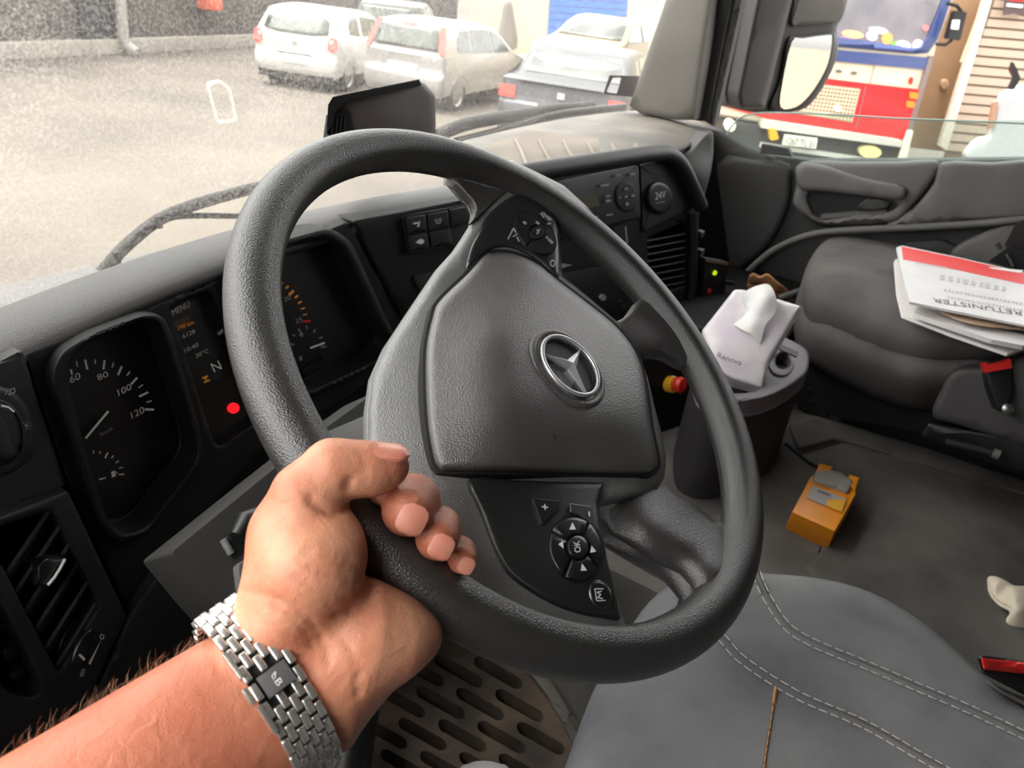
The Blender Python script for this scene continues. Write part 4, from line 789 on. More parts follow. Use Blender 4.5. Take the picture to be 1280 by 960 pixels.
patch('body', SBk, rnd([(1221, 822), (1226, 819), (1330, 832), (1330, 880), (1290, 874), (1228, 842)], 3), m_black, bk, h=.0, depth=.03, back=-nrm(ray(1260, 850)), step=30, rw=4, drop=.004)
patch('release_button', SBk, rnd([(1226, 822), (1320, 832), (1320, 846), (1229, 837)], 3), m_red, bk, h=.006, depth=.01, back=-nrm(ray(1260, 850)), step=30, rw=3, drop=.003)
# passenger seat
ps = thing('passenger_seat', 'charcoal fabric passenger seat with papers lying on it', 'seat', (1.72, -.1, ZT))
SPS = plane((0, 0, -.45), (0, 0, 1))
ps_o = curve_px([(1002, 372), (1003, 350), (1012, 325), (1030, 302), (1056, 291), (1090, 291), (1124, 303), (1180, 318), (1260, 345), (1330, 380), (1400, 440), (1330, 452), (1260, 458), (1200, 476), (1150, 477), (1098, 460), (1046, 436), (1010, 412)], 4)
patch('seat_cushion', SPS, ps_o, m_seatg, ps, h=[(1003, 365, -.045), (1012, 328, -.02), (1056, 294, -.02), (1120, 304, -.01), (1260, 346, 0), (1380, 420, 0), (1060, 340, .008), (1130, 370, .012), (1220, 410, .012), (1040, 375, -.015), (1100, 400, -.012), (1170, 425, -.012), (1250, 440, -.01), (1010, 410, -.10), (1050, 434, -.105), (1100, 458, -.11), (1150, 475, -.115), (1200, 474, -.11), (1260, 458, -.09)], depth=.06, step=14, rw=12, drop=.02, smooth=80)
slab('seat_box', 1.61, 2.02, -.75, .10, ZT, -.57, m_black, ps, .02)
slab('backrest', 1.46, 1.98, -.78, -.62, -.45, .15, m_seatg, ps, .05)
SPB = plane((1.52, 0, 0), (-1, 0, .15))
patch('side_cover', SPB, curve_px([(1166, 520), (1176, 490), (1188, 468), (1206, 460), (1240, 458), (1340, 440), (1340, 560), (1280, 556), (1200, 532)], 3), m_trim, ps, h=.012, depth=.03, step=16, rw=8, drop=.01)
patch('rail_cover', SPB, rnd([(1150, 545), (1160, 528), (1340, 560), (1340, 600), (1270, 590)], 5), m_black, ps, h=.004, depth=.03, step=40, rw=4, drop=.006)
tube('lever', [SPB(1182, 552, .02), SPB(1240, 566, .022)], .008, m_dash, ps, 8); tube('lever_tip', [SPB(1241, 566, .023), SPB(1250, 569, .024)], .009, m_pillar, ps, 8)
bk2 = thing('seat_belt_buckle', 'black seat belt buckle with red button on the charcoal passenger seat', 'buckle', SPB(1250, 515, .02))
SB2 = plane(SPB(1250, 485, .03), nrm((-1, -.2, .4)))
patch('body', SB2, rnd([(1231, 463), (1265, 455), (1268, 492), (1258, 516), (1246, 512), (1236, 486)], 4), m_black, bk2, h=.006, depth=.03, step=30, rw=4, drop=.005)
patch('release_button', SB2, [(1229, 455), (1233, 453), (1237, 456), (1256, 451), (1260, 448), (1264, 449), (1265, 460), (1232, 466)], m_red, bk2, h=.012, depth=.02, step=30)
turned('anchor_bolt', SB2(1259, 511, .008), (-1, -.2, .4), [(0, .009), (.006, .009), (.008, .006), (.008, .0001)], m_satin, bk2)
sbt = thing('seat_belt', 'black seat belt webbing hanging beside the passenger door', 'seat belt', at(1275, 320, 0, 1.98))
SBL = plane((1.98, 0, 0), (-1, 0, 0))
patch('webbing', SBL, [(1268, 282), (1300, 262), (1300, 330), (1262, 318), (1256, 306)], m_black, sbt, h=0, depth=.004, step=30)
patch('strap', SBL, [(1236, 327), (1262, 308), (1300, 318), (1300, 342), (1262, 335)], m_black, sbt, h=.01, depth=.01, step=30)
tube('ring', [SBL(x, y, .02) for x, y in ((1258, 318), (1262, 324), (1266, 333))], .004, m_satin, sbt, 8)
tube('guide', [SBL(x, y, .02) for x, y in ((1246, 304), (1251, 312))], .005, m_trim, sbt, 8)
# papers on the passenger seat
m_paper = mat('paper', (226, 222, 218), 0.6, var=0.04, vscale=20); m_paperr = mat('red_print', (226, 40, 34), 0.5); m_kraft = mat('kraft_paper', (190, 160, 135), 0.8); m_cover = mat('cover_paper', (214, 211, 210), 0.45, var=0.04, vscale=15)
SPP = plane((0, 0, -.428), (0, 0, 1))
bl = thing('booklet', 'white open folder of papers under the red-banded leaflet', 'booklet', SPP(1200, 400))
patch('cover', SPP, rnd([(1118, 325), (1124, 322), (1200, 345), (1330, 388), (1330, 418), (1260, 442), (1190, 418), (1128, 394), (1121, 365)], 2), m_paper, bl, h=[(1118, 325, .010), (1128, 394, .0), (1260, 442, -.002), (1330, 400, .0)], depth=.005, step=24)
patch('page', SPP, rnd([(1141, 391), (1150, 383), (1200, 396), (1300, 425), (1280, 432), (1240, 424)], 2), m_cover, bl, h=.014, depth=.008, step=40)
patch('envelope', SPP, curve_px([(1170, 384), (1230, 394), (1300, 404), (1300, 412), (1240, 408), (1200, 400)], 2), m_kraft, bl, h=.022, depth=.002, step=40)
lf = thing('leaflet', 'white leaflet with a red band lying on the papers', 'leaflet', SPP(1200, 350, .024))
patch('sheet', SPP, [(1121, 309), (1128, 307), (1200, 322), (1330, 352), (1330, 418), (1280, 406), (1180, 386), (1137, 377), (1127, 340)], m_cover, lf, h=[(1121, 309, .026), (1330, 352, .026), (1280, 406, .032), (1137, 377, .032), (1200, 345, .027)], depth=.004, step=20)
_lf = tps([(1121, 309, .026), (1330, 352, .026), (1280, 406, .032), (1137, 377, .032), (1200, 345, .027)])
def SLF(x, y, h=0.0): return SPP(x, y, float(_lf(np.array([[x, y]]))[0]) + h)
SLF.n = np.array([0, 0, 1.0])
patch('red_band', SLF, [(1127, 308), (1200, 323), (1330, 353), (1330, 366), (1200, 338), (1129, 324)], m_paperr, lf, h=.0006, depth=.0004, step=30)
strokes('white_flash', SLF, [[(1235, 333.5), (1280, 338), (1275, 341), (1240, 336)]], m_paper, lf, h=.0012)
m_ink = mat('ink', (92, 90, 90), .6); m_inkl = mat('faint_ink', (188, 185, 185), .6)
text('lettering', 'RETUNISTER', SLF, (1276, 389), (1165, 372), (1277.5, 394.5), m_ink, lf, h=.0008)
def blur_line(x0, y0, x1, y1, w, seg):                          # lines of print too small to read
    d = np.array([x1 - x0, y1 - y0]) / seg; icon('small_print', SLF, [tick((x0 + d[0] * (k + .12 * (k % 3)), y0 + d[1] * k), (x0 + d[0] * (k + .62 + .1 * (k % 2)), y0 + d[1] * (k + .7)), w) for k in range(seg)], m_inkl, lf, .0008)
blur_line(1180, 362, 1279, 380, 2.6, 20); blur_line(1184, 371, 1279, 388, 2.2, 22); blur_line(1175, 346, 1260, 362, 6, 9); blur_line(1145, 328, 1184, 335, 2.0, 8)
# cup holder bin between the seats
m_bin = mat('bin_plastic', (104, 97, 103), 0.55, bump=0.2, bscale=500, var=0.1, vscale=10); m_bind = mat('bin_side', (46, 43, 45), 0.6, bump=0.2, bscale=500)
cb = thing('cup_holder', 'mauve-grey cup holder bin at the end of the centre console', 'cup holder', at(950, 600, 2, ZT))
SB = plane((0, 0, -.535), (0, 0, 1))
rim_o = curve_px([(872, 440), (900, 424), (960, 418), (990, 426), (1010, 440), (1010, 462), (1000, 474), (975, 490), (945, 500), (905, 502), (875, 486)], 4)
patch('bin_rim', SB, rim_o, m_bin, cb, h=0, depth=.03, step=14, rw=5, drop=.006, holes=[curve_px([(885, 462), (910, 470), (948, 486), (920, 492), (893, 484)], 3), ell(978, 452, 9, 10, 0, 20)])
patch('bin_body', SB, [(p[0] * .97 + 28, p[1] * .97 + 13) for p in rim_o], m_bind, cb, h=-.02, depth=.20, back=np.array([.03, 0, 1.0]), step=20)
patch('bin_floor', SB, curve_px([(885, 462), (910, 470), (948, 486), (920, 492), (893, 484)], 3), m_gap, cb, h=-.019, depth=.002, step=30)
tube('cup_ring', [SB(p[0], p[1], .001) for p in ell(976, 455, 14, 15, 0, 16, -20, 170)], .003, m_bin, cb, 8)
patch('card_slot', SB, [(976, 430), (998, 440), (996, 446), (974, 436)], m_bind, cb, h=.002, depth=.002, step=30)
# tissue packet
m_tis = mat('tissue_paper', (232, 230, 230), 0.85, bump=0.3, bscale=60, sss=0.1); m_pack = mat('packet_film', (226, 222, 220), 0.35, bump=0.5, bscale=50, col2=(206, 196, 208), vscale=14)
tp = thing('tissue_packet', 'white tissue packet standing in the cup holder with one tissue pulled out', 'tissues', SB(920, 480))
dT = nrm(-ray(938, 425) + np.array([0, 0, .8])); STP = plane(ray(938, 425) * 1.27, dT)
patch('packet', STP, rnd([(877, 414), (918, 362), (928, 362), (972, 374), (1001, 383), (962, 450), (953, 485), (915, 474), (896, 462)], 3), m_pack, tp, h=[(877, 414, .0), (918, 362, 0), (1001, 383, 0), (953, 485, -.004), (935, 430, .012), (900, 430, .01)], depth=.045, step=9, rw=5, drop=.006)
ti = patch('tissue', STP, curve_px([(918, 405), (928, 397), (934, 388), (927, 375), (932, 364), (950, 356), (963, 357), (971, 376), (968, 392), (957, 406), (950, 429), (940, 418), (928, 412)], 4), m_tis, tp, h=[(925, 402, .016), (934, 388, .012), (928, 372, .022), (960, 358, .034), (970, 380, .030), (950, 425, .014), (945, 385, .034), (950, 398, .022), (938, 376, .020), (958, 370, .044), (940, 405, .030), (962, 392, .026)], depth=.004, step=5, smooth=60)
text('lettering', 'Renova', STP, (896, 447), (926, 457), (898, 440.5), m_ink, tp, h=.0165)
# small transponder box with two lamps
bx = thing('control_box', 'small black box with a green and a red lamp beside the centre vent', 'control box', D(892, 378, .03))
SBX = plane(D(892, 350, .03), nrm((-.45, -1, .1)))
patch('case', SBX, rnd([(882, 324), (911, 330), (904, 377), (878, 372)], 2), m_dash, bx, h=0, depth=.03, step=30, rw=2, drop=.002)
patch('top_edge', SBX, [(882, 323), (911, 328), (911, 332), (882, 327)], m_satin, bx, h=.002, depth=.03, step=60)
turned('green_lamp', SBX(893, 341, .001), SBX.n, [(0, .006), (.003, .006), (.005, .003), (.0055, .0001)], m_grnled, bx); turned('red_lamp', SBX(886, 364, .001), SBX.n, [(0, .007), (.003, .007), (.005, .004), (.0055, .0001)], mat('red_lamp', (190, 40, 36), .3), bx)
tube('bracket', [SBX(905, 352, .0), SBX(916, 354, .004)], .006, m_dash, bx, 8); tube('cable', [SBX(878, 380, -.01), SBX(890, 383, 0), SBX(902, 380, .0)], .003, m_dash, bx, 8)
# gloves on the shelf
SG = plane(ray(960, 352) * 1.85, nrm(-ray(960, 352) + np.array([0, 0, .8])))
gv = tag(patch('glove', SG, curve_px([(936, 346), (942, 341), (950, 345), (960, 342), (972, 352), (984, 362), (982, 368), (966, 364), (950, 356), (940, 354)], 4), mat('brown_leather', (176, 122, 78), .8, bump=.6, bscale=90, col2=(120, 84, 56), vscale=30), h=[(936, 346, .0), (950, 345, .03), (960, 350, .012), (972, 354, .035), (984, 364, .0), (944, 350, .02)], depth=.04, step=4, rw=4, drop=.014), 'crumpled brown leather glove behind the tissue packet', 'glove')
tube_ = tag(tube('grey_rod', [SG(974, 374, .01), SG(985, 370, .015), SG(1003, 364, .01)], .010, m_column, None, 10), 'short grey rod lying behind the tissue packet', 'rod')
slab('front_shelf', 1.55, 2.10, .25, .72, -.66, -.62, m_dashd, dash, .01)
# orange box on the floor
ob = thing('warning_lamp', 'orange and grey flashing lamp box lying on the cab floor', 'lamp', SF(1030, 660))
SO = plane((0, 0, ZT), (0, 0, 1))
def SOB(x, y, h=0.0): return SO(x, y, h)
b0 = [SO(x, y, .052) for x, y in ((1014, 594), (1071, 615), (1044, 664), (990, 640))]
def solid4(name, topq, botq, m, parent, bevel=.004):
    bm = bmesh.new(); v = [bm.verts.new(tuple(map(float, p))) for p in list(topq) + list(botq)]
    for q in ((0, 1, 2, 3), (7, 6, 5, 4), (0, 4, 5, 1), (1, 5, 6, 2), (2, 6, 7, 3), (3, 7, 4, 0)): bm.faces.new([v[i] for i in q])
    bmesh.ops.bevel(bm, geom=bm.edges[:], offset=bevel, segments=2, profile=.7, affect='EDGES'); return frombm(name, bm, m, parent)
drop_ = lambda P, z: [np.array([p[0], p[1], z]) for p in P]
front = [SO(x, y, .052) for x, y in ((990, 640), (1044, 664))]; low = [SO(x, y, .006) for x, y in ((1036, 684), (982, 657))]
solid4('case', b0, [np.array([b0[0][0], b0[0][1], ZT]), np.array([b0[1][0], b0[1][1], ZT]), low[0] * [1, 1, 0] + [0, 0, ZT], low[1] * [1, 1, 0] + [0, 0, ZT]], m_orange, ob)
SO2 = plane((0, 0, ZT + .053), (0, 0, 1))
patch('lens', SO2, rnd([(1019, 589), (1033, 587), (1050, 590), (1067, 601), (1060, 616), (1016, 601)], 3), mat('grey_lens', (150, 146, 138), .3, bump=.3, bscale=200), ob, h=.006, depth=.03, step=14, rw=3, drop=.004)
patch('tab', SO2, rnd([(1024, 579), (1041, 583), (1037, 592), (1020, 590)], 2), m_orange, ob, h=.004, depth=.03, step=30, rw=2, drop=.003); patch('tab', SO2, rnd([(1061, 593), (1075, 597), (1069, 614), (1059, 604)], 2), m_orange, ob, h=.004, depth=.03, step=30, rw=2, drop=.003)
patch('label', SO2, [(1016, 607), (1059, 624), (1052, 640), (1009, 622)], mat('lamp_label', (168, 164, 160), .4), ob, h=.0012, depth=.001, step=60)
patch('label_flash', SO2, [(1035, 624), (1058, 624), (1052, 640), (1033, 632)], m_yellow, ob, h=.002, depth=.001, step=60)
strokes('lettering', SO2, [tick((1022, 613), (1038, 619), 2)], m_ink, ob, h=.0024)
# crumpled tissue on the floor
ct = tag(patch('crumpled_tissue', SF, curve_px([(1233, 724), (1242, 720), (1256, 725), (1268, 732), (1290, 735), (1300, 760), (1290, 785), (1262, 784), (1258, 774), (1264, 762), (1252, 755), (1240, 744)], 4), mat('stained_tissue', (226, 214, 192), .9, bump=.8, bscale=45), h=[(1233, 724, .004), (1245, 730, .03), (1256, 740, .012), (1268, 745, .035), (1275, 765, .03), (1262, 784, .004), (1280, 740, .02), (1295, 770, .012), (1270, 775, .015)], depth=.006, step=5, rw=4, drop=.006), 'crumpled off-white paper tissue lying on the cab floor', 'tissue')
# floor mats
SM1 = plane((0, 0, ZT), (0, 0, 1))
patch('mat_raised', SM1, curve_px([(1048, 560), (1058, 550), (1090, 552), (1290, 612), (1420, 650), (1420, 900), (1250, 860), (1020, 735), (1024, 690), (1040, 620)], 2), m_floor, fl, h=.006, depth=.006, step=40, rw=5, drop=.004)
tube('floor_seam', [SF(x, y, .001) for x, y in curve_px([(982, 555), (1010, 578), (1040, 600), (1036, 660), (1026, 690), (1018, 730)], 4, False)], .004, m_gap, fl, 8)
patch('kick_plate', SF, rnd([(985, 528), (1020, 520), (1290, 598), (1420, 638), (1420, 662), (1290, 621), (1045, 549), (998, 562)], 6), m_floor, fl, h=.012, depth=.012, step=30, rw=4, drop=.005)
patch('dark_riser', plane((1.60, 0, 0), (-1, 0, 0)), [(1000, 430), (1180, 470), (1180, 545), (1010, 515), (990, 500)], mat('riser_rubber', (20, 20, 20), .8), fl, h=0, depth=.02, step=60)
for x, y in ((1019, 447), (1012, 488), (1000, 508), (1006, 512), (1014, 503), (1035, 518), (1052, 525)): turned('stud', onp(x, y, (1.60, 0, 0), np.array([-1.0, 0, 0])), (-1, 0, 0), [(0, .006), (.003, .005), (.004, .0001)], m_dash, fl, 10)
# perforated footwell mat
SMt = plane((0, 0, ZF + .03), (0, 0, 1))
holes = []; a_v = np.array([76, 43.0]); b_v = np.array([-11.3, 19.7])
mat_o = np.array([(432, 860), (470, 815), (520, 775), (600, 775), (640, 800), (690, 870), (722, 930), (716, 1010), (420, 1010)], float)
for j in range(-15, 16):
    for i in range(-6, 7):
        c = np.array([600, 880.0]) + a_v * (i + (.5 if j % 2 else 0)) + b_v * j + np.array([12 * (j // 2), 0]) * 0
        d = nrm(a_v); q = np.array([-d[1], d[0]]); L = 36; Wd = 7.6
        slot = [c + d * s * L + q * t * Wd for s, t in ((-1, -.2), (-.82, -1), (.82, -1), (1, .2), (.82, 1), (-.82, 1))]
        if all(inside(np.array(slot), mat_o)) and pdist(np.array(slot), mat_o).min() > 4: holes.append(rnd(slot, 5, 2))
fm = patch('floor_mat', SMt, mat_o, mat('mat_rubber', (56, 51, 47), .85, bump=.5, bscale=120, col2=(98, 84, 72), vscale=16), None, holes=holes, h=0, depth=.03, step=30)
tag(fm, 'dusty black rubber footwell mat with elongated drain holes', 'floor mat')
patch('mat_edge', SMt, curve_px([(585, 765), (640, 790), (700, 865), (738, 940), (750, 1010), (724, 1010), (716, 930), (668, 850), (600, 785)], 3), m_floor, fl, h=.012, depth=.04, step=20, rw=5, drop=.008)
tube('pedal_arm', [at(445, 880, 2, -.80), at(425, 1000, 2, -.86)], .03, m_black, fl, 12)
sh = tag(patch('shoe', plane((0, 0, -.80), (0, 0, 1)), curve_px([(572, 968), (585, 955), (602, 951), (622, 954), (640, 968), (660, 1060), (550, 1060)], 4), mat('pale_fabric', (188, 186, 190), .8), h=[(600, 955, -.02), (605, 1000, .0), (560, 1050, -.01), (650, 1050, -.01)], depth=.10, step=14, rw=12, drop=.02), 'pale grey toe of a shoe above the footwell mat', 'shoe')
# ---------------------------------------------------------------- wrist watch bracelet
def watch():
    w = thing('wristwatch', 'polished steel watch bracelet on the wrist with folding clasp', 'watch', WR)
    RW, RO = .0425, .0318; cache = {}
    def surf(t, s):
        k = (round(t, 2), round(s, 3))
        if k not in cache:
            c = WR + ARM_A * s; d = ARM_W * math.cos(t) * RW + ARM_O * math.sin(t) * RO; rr = np.linspace(.6, 1.8, 121); v = HAND_FN(c + rr[:, None] * d); i = np.where(v > 0)[0]; cache[k] = min(float(rr[i[0]]) if len(i) else 1.0, 1.25)
        return cache[k]
    ta = np.linspace(0, 2 * math.pi, 73)[:-1]; ka = np.array([max(surf(t, .006), surf(t, -.006), surf(t, .016)) for t in ta])
    for _ in range(5): ka = np.maximum(ka * .0, (np.roll(ka, 1) + 2 * ka + np.roll(ka, -1)) / 4)
    def kk(t): return float(np.interp(t % (2 * math.pi), np.append(ta, 2 * math.pi), np.append(ka, ka[0])))
    def ring(t, s, d=0.0):
        s = s + .005
        t = t % (2 * math.pi); k = kk(t); p = WR + (ARM_W * math.cos(t) * RW + ARM_O * math.sin(t) * RO) * k + ARM_A * s + nrm(ARM_W * math.cos(t) * RW + ARM_O * math.sin(t) * RO) * (d + .0012); n = nrm(ARM_W * math.cos(t) / RW + ARM_O * math.sin(t) / RO); tg = np.cross(ARM_A, n); return p, n, tg
    bm = bmesh.new(); bmesh.ops.create_cube(bm, size=2); bmesh.ops.scale(bm, verts=bm.verts, vec=(.0038, .00175, .0015)); bmesh.ops.bevel(bm, geom=bm.edges[:], offset=.0007, segments=2, profile=.6, affect='EDGES')
    me = bpy.data.meshes.new('link'); bm.to_mesh(me); bm.free(); me.materials.append(m_steel); me.shade_smooth()
    tt = np.linspace(0, 2 * math.pi, 721); pp = np.array([ring(t, 0)[0] for t in tt]); L = np.concatenate([[0], np.cumsum(np.linalg.norm(np.diff(pp, axis=0), axis=1))]); per = L[-1]; nr = 28
    ts = min(np.linspace(0, 2 * math.pi, 360), key=lambda t: (proj(ring(t, .0)[0])[0] - 382) ** 2 + (proj(ring(t, .0)[0])[1] - 826) ** 2)
    for c in range(6):
        s = -.0095 + c * .0038
        for k in range(nr):
            t = np.interp(((k + (.5 if c % 2 else 0)) / nr * per) % per, L, tt)
            if abs((t - ts + math.pi) % (2 * math.pi) - math.pi) < .13 and 1 <= c <= 4: continue
            p, n, tg = ring(t, s, .0008); o = bpy.data.objects.new('link', me); COL.objects.link(o); o.parent = w; o.matrix_parent_inverse = Matrix.Translation(-w.location)
            o.matrix_basis = Matrix(((tg[0], ARM_A[0], n[0], p[0]), (tg[1], ARM_A[1], n[1], p[1]), (tg[2], ARM_A[2], n[2], p[2]), (0, 0, 0, 1)))
    inner = grid('band_core', [[ring(t, s, -.0006)[0] for t in np.linspace(0, 2 * math.pi, 72, endpoint=False)] for s in (-.0108, -.0100, .0098, .0106)], mat('steel_dark', (70, 70, 70), .4, metal=1.0), w, 60, closed_v=True)
    p, n, tg = ring(ts, -.0002, .0016)
    cl_ = box('clasp', p, [tg * .0052, ARM_A * .0068, n * .0012], mat('clasp_steel', (120, 120, 120), .35, metal=.5), w, .0006); tag(cl_, 'brushed steel clasp plate with a winged letter B')
    SC_ = plane(p + n * .00125, n)
    q = np.array(proj(p)); x_ = nrm(np.array(proj(p + tg * .003)) - q) ; y_ = nrm(np.array(proj(p - ARM_A * .003)) - q)
    if x_[0] < 0: x_ = -x_
    text('lettering', 'B', SC_, q + x_ * 1.5 - y_ * 4.5, q + x_ * 9 - y_ * 4.5, q + x_ * 1.5 + y_ * 4.5, m_white, cl_, h=.0003)
    tag(strokes('wing', SC_, [tick(q - x_ * 8 + y_ * 4, q - x_ * 1.5 - y_ * 1, 1.3), tick(q - x_ * 8 + y_ * 4, q - x_ * 6 - y_ * 3, 1.3), tick(q - x_ * 6 - y_ * 3, q - x_ * 1 - y_ * 3.5, 1.2)], m_white, cl_, h=.0003), kind='stuff')
    for dt in (-.28, .22):
        p, n, tg = ring(ts + dt, .0112, .0006); box('clasp_side', p, [tg * .007, ARM_A * .0012, n * .0022], m_steel, w, .0008)
    p, n, tg = ring(ts - .02, .0128, .0004); box('clasp_pusher', p, [tg * .004, ARM_A * .0012, n * .0016], m_steel, w, .001)
watch()
# hair on the forearm
def arm_hair(n=700):
    V = []; F = []
    for _ in range(n):
        s = RNG.uniform(.012, .20); th = RNG.uniform(-.35, math.pi + .1) if RNG.random() < .7 else RNG.uniform(-.5, .5)
        rw = np.interp(s, [0, .05, .12, .22], [.039, .043, .048, .050]); ro = np.interp(s, [0, .05, .12, .22], [.0285, .034, .042, .047])
        n_ = nrm(ARM_W * math.cos(th) / rw + ARM_O * math.sin(th) / ro); p = WR + ARM_A * s + ARM_W * rw * math.cos(th) + ARM_O * ro * math.sin(th); tg = nrm(np.cross(ARM_A, n_)); 
        L = RNG.uniform(.005, .011); d = nrm(-ARM_A * RNG.uniform(.2, 1.0) + tg * RNG.uniform(-.7, .7) + n_ * RNG.uniform(.15, .75)); r = RNG.uniform(.00004, .00007); b = nrm(np.cross(d, n_)); c = np.cross(d, b); n0 = len(V)
        pts = [p - n_ * .0008, p + d * L * .5 + n_ * L * .06, p + d * L - n_ * L * .06]
        for k, q in enumerate(pts):
            rr = r * (1, .8, .25)[k]; V += [q + b * rr, q - b * rr * .5 + c * rr * .87, q - b * rr * .5 - c * rr * .87]
        for k in range(2):
            for j in range(3): F.append((n0 + 3 * k + j, n0 + 3 * k + (j + 1) % 3, n0 + 3 * k + 3 + (j + 1) % 3, n0 + 3 * k + 3 + j))
    return tag(mesh('arm_hair', V, F, m_hair, person, 60, recalc=False), kind='stuff')
arm_hair()
# ---------------------------------------------------------------- outside the cab
GZ = -2.2
m_ground = mat('yard_ground', (72, 67, 61), 0.95, bump=0.4, bscale=6, col2=(94, 87, 78), vscale=0.35)
struct(mesh('ground', [(-80, -80, GZ), (120, -80, GZ), (120, 120, GZ), (-80, 120, GZ)], [(0, 1, 2, 3)], m_ground), 'sunlit dusty yard')
m_tyre = mat('tyre', (38, 37, 37), .85); m_alloy = mat('alloy_wheel', (168, 168, 168), .35, metal=.7); m_cglass = mat('car_glass', (42, 47, 46), .12, coat=.2, col2=(84, 91, 85), vscale=2.5)
m_tail = mat('tail_light', (232, 62, 50), .25, coat=.5, emit=(232, 62, 50), estr=.12); m_plate = mat('number_plate', (226, 222, 208), .5); m_under = mat('underbody', (30, 30, 30), .9); m_seal = mat('window_rubber', (46, 48, 48), .6)
HATCH = [(.06, .26), (.0, .40), (.0, .60), (.05, .66), (.05, .92), (.10, 1.02), (.34, 1.36), (.46, 1.42), (.9, 1.47), (1.5, 1.49), (2.1, 1.44), (2.5, 1.30), (3.05, .98), (3.6, .88), (3.9, .72), (4.0, .5), (3.95, .24)]
MPV = [(.06, .26), (.0, .40), (.0, .62), (.06, .68), (.07, .95), (.10, 1.02), (.26, 1.42), (.36, 1.48), (.9, 1.53), (1.6, 1.54), (2.3, 1.48), (2.7, 1.32), (3.25, 1.0), (3.7, .90), (4.0, .72), (4.08, .5), (4.02, .24)]
SALOON = [(.06, .28), (.0, .42), (.0, .70), (.04, .76), (.06, .98), (.10, 1.02), (.55, 1.08), (.80, 1.30), (1.1, 1.42), (1.7, 1.46), (2.3, 1.42), (2.7, 1.28), (3.2, 1.02), (3.9, .90), (4.3, .76), (4.42, .5), (4.36, .25)]
def car(name, label, rear, head, prof, width, paint, wheels=(.72, 3.2), wr=.31, glass_rear=None, glass_front=None, sides=(), tails=(), plate=None, extras=(), group=None, z0=0.0, sc=1.0):
    hx, hy = nrm(head); wm = width / 2
    belt = .98
    def hw(z): return wm - max(0, z - belt) * .34 - max(0, .45 - z) * .12
    def L(x, y, z): return np.array([rear[0] + sc * (hx * x - hy * y), rear[1] + sc * (hy * x + hx * y), GZ + z0 + sc * z])
    root = thing(name, label, 'car', L(2, 0, 0), group)
    P = curve_px(prof, 3, False); out = [tuple(p) for p in P]
    for wx in wheels[::-1]:
        out += [(wx + (wr + .05) * math.cos(t), .30 + (wr + .05) * math.sin(t) if math.sin(t) > 0 else .26) for t in np.linspace(0, math.pi, 9)]
    out = np.array(out); N = len(out); cen = np.array([2.0, .8])
    lay = [(-1, .07), (-.965, .02), (-.85, .004), (-.4, 0), (0, 0), (.4, 0), (.85, .004), (.965, .02), (1, .07)]; V = []; F = []
    for fy, ins in lay:
        for p in out:
            d = nrm(cen - p) * ins; q = p + d; bow = .02 * (1 - (fy / 1.0) ** 2) * (1 if p[0] < 1 else 0); V.append(L(q[0] - bow * (p[1] > .3), fy * hw(q[1]), q[1]))
    for k in range(len(lay) - 1):
        for i in range(N): F.append((k * N + i, k * N + (i + 1) % N, (k + 1) * N + (i + 1) % N, (k + 1) * N + i))
    bm = bmesh.new(); vs = [bm.verts.new(tuple(map(float, v))) for v in V]
    for f in F: bm.faces.new([vs[i] for i in f])
    for k in (0, len(lay) - 1):
        f = bm.faces.new([vs[k * N + i] for i in range(N)]); bmesh.ops.triangulate(bm, faces=[f])
    frombm('body', bm, paint, root, 50)
    px, pz = P[:, 0], P[:, 1]
    def rx(z): k = np.argmax(pz); return float(np.interp(z, pz[:k], px[:k]))
    def fx(z): k = np.argmax(pz); return float(np.interp(z, pz[k:][::-1], px[k:][::-1]))
    def rear_poly(nm, yz, m, off=.022, front=False, par=None):
        yz = np.array(yz, float); c = []
        for y, z in yz:
            s = hw(z); y_ = y * s
            if front: c.append(L(fx(z) + off, y_, z))
            else: c.append(L(rx(z) - off - .02 * (1 - y * y), y_, z))
        return prism(nm, c, (hx * (.03 if not front else -.03), hy * (.03 if not front else -.03), 0), m, par or root, 0)
    def rear_glass(nm, yz, m, off, front=False):
        yz = np.array(yz, float); z0_, z1_ = yz[:, 1].min(), yz[:, 1].max(); rows = []
        for z in np.linspace(z0_ + 1e-3, z1_ - 1e-3, 9):
            ys = []
            for a, b in zip(yz, np.roll(yz, -1, 0)):
                if (a[1] - z) * (b[1] - z) <= 0 and abs(a[1] - b[1]) > 1e-9: ys.append(a[0] + (b[0] - a[0]) * (z - a[1]) / (b[1] - a[1]))
            rows.append([L(fx(z) + off if front else rx(z) - off - .02 * (1 - y * y), y * hw(z), z) for y in np.linspace(min(ys), max(ys), 7)])
        return grid(nm, rows, m, root, 60, solid=.02)
    def side_poly(nm, xz, m, off=.008, sg=-1, par=None):
        c = [L(x, sg * (hw(z) + off), z) for x, z in xz]; return prism(nm, c, (hy * sg * .03, -hx * sg * .03, 0), m, par or root, 0)
    if glass_rear: rear_glass('rear_window', glass_rear, m_cglass, .03)
    if glass_front: rear_glass('windscreen', glass_front, m_cglass, .03, True)
    for sg in (-1, 1):
        for pl in sides: side_poly('side_window', pl, m_cglass, sg=sg)
    for tl in tails: rear_poly('tail_light', tl, m_tail, off=.02)
    if plate: pb = rear_poly('number_plate', plate, m_plate, off=.03)
    for kind, poly, m in extras:
        rear_poly(kind, poly, m, off=.022) if not kind.startswith('side') else side_poly(kind[5:], poly, m, off=.012)
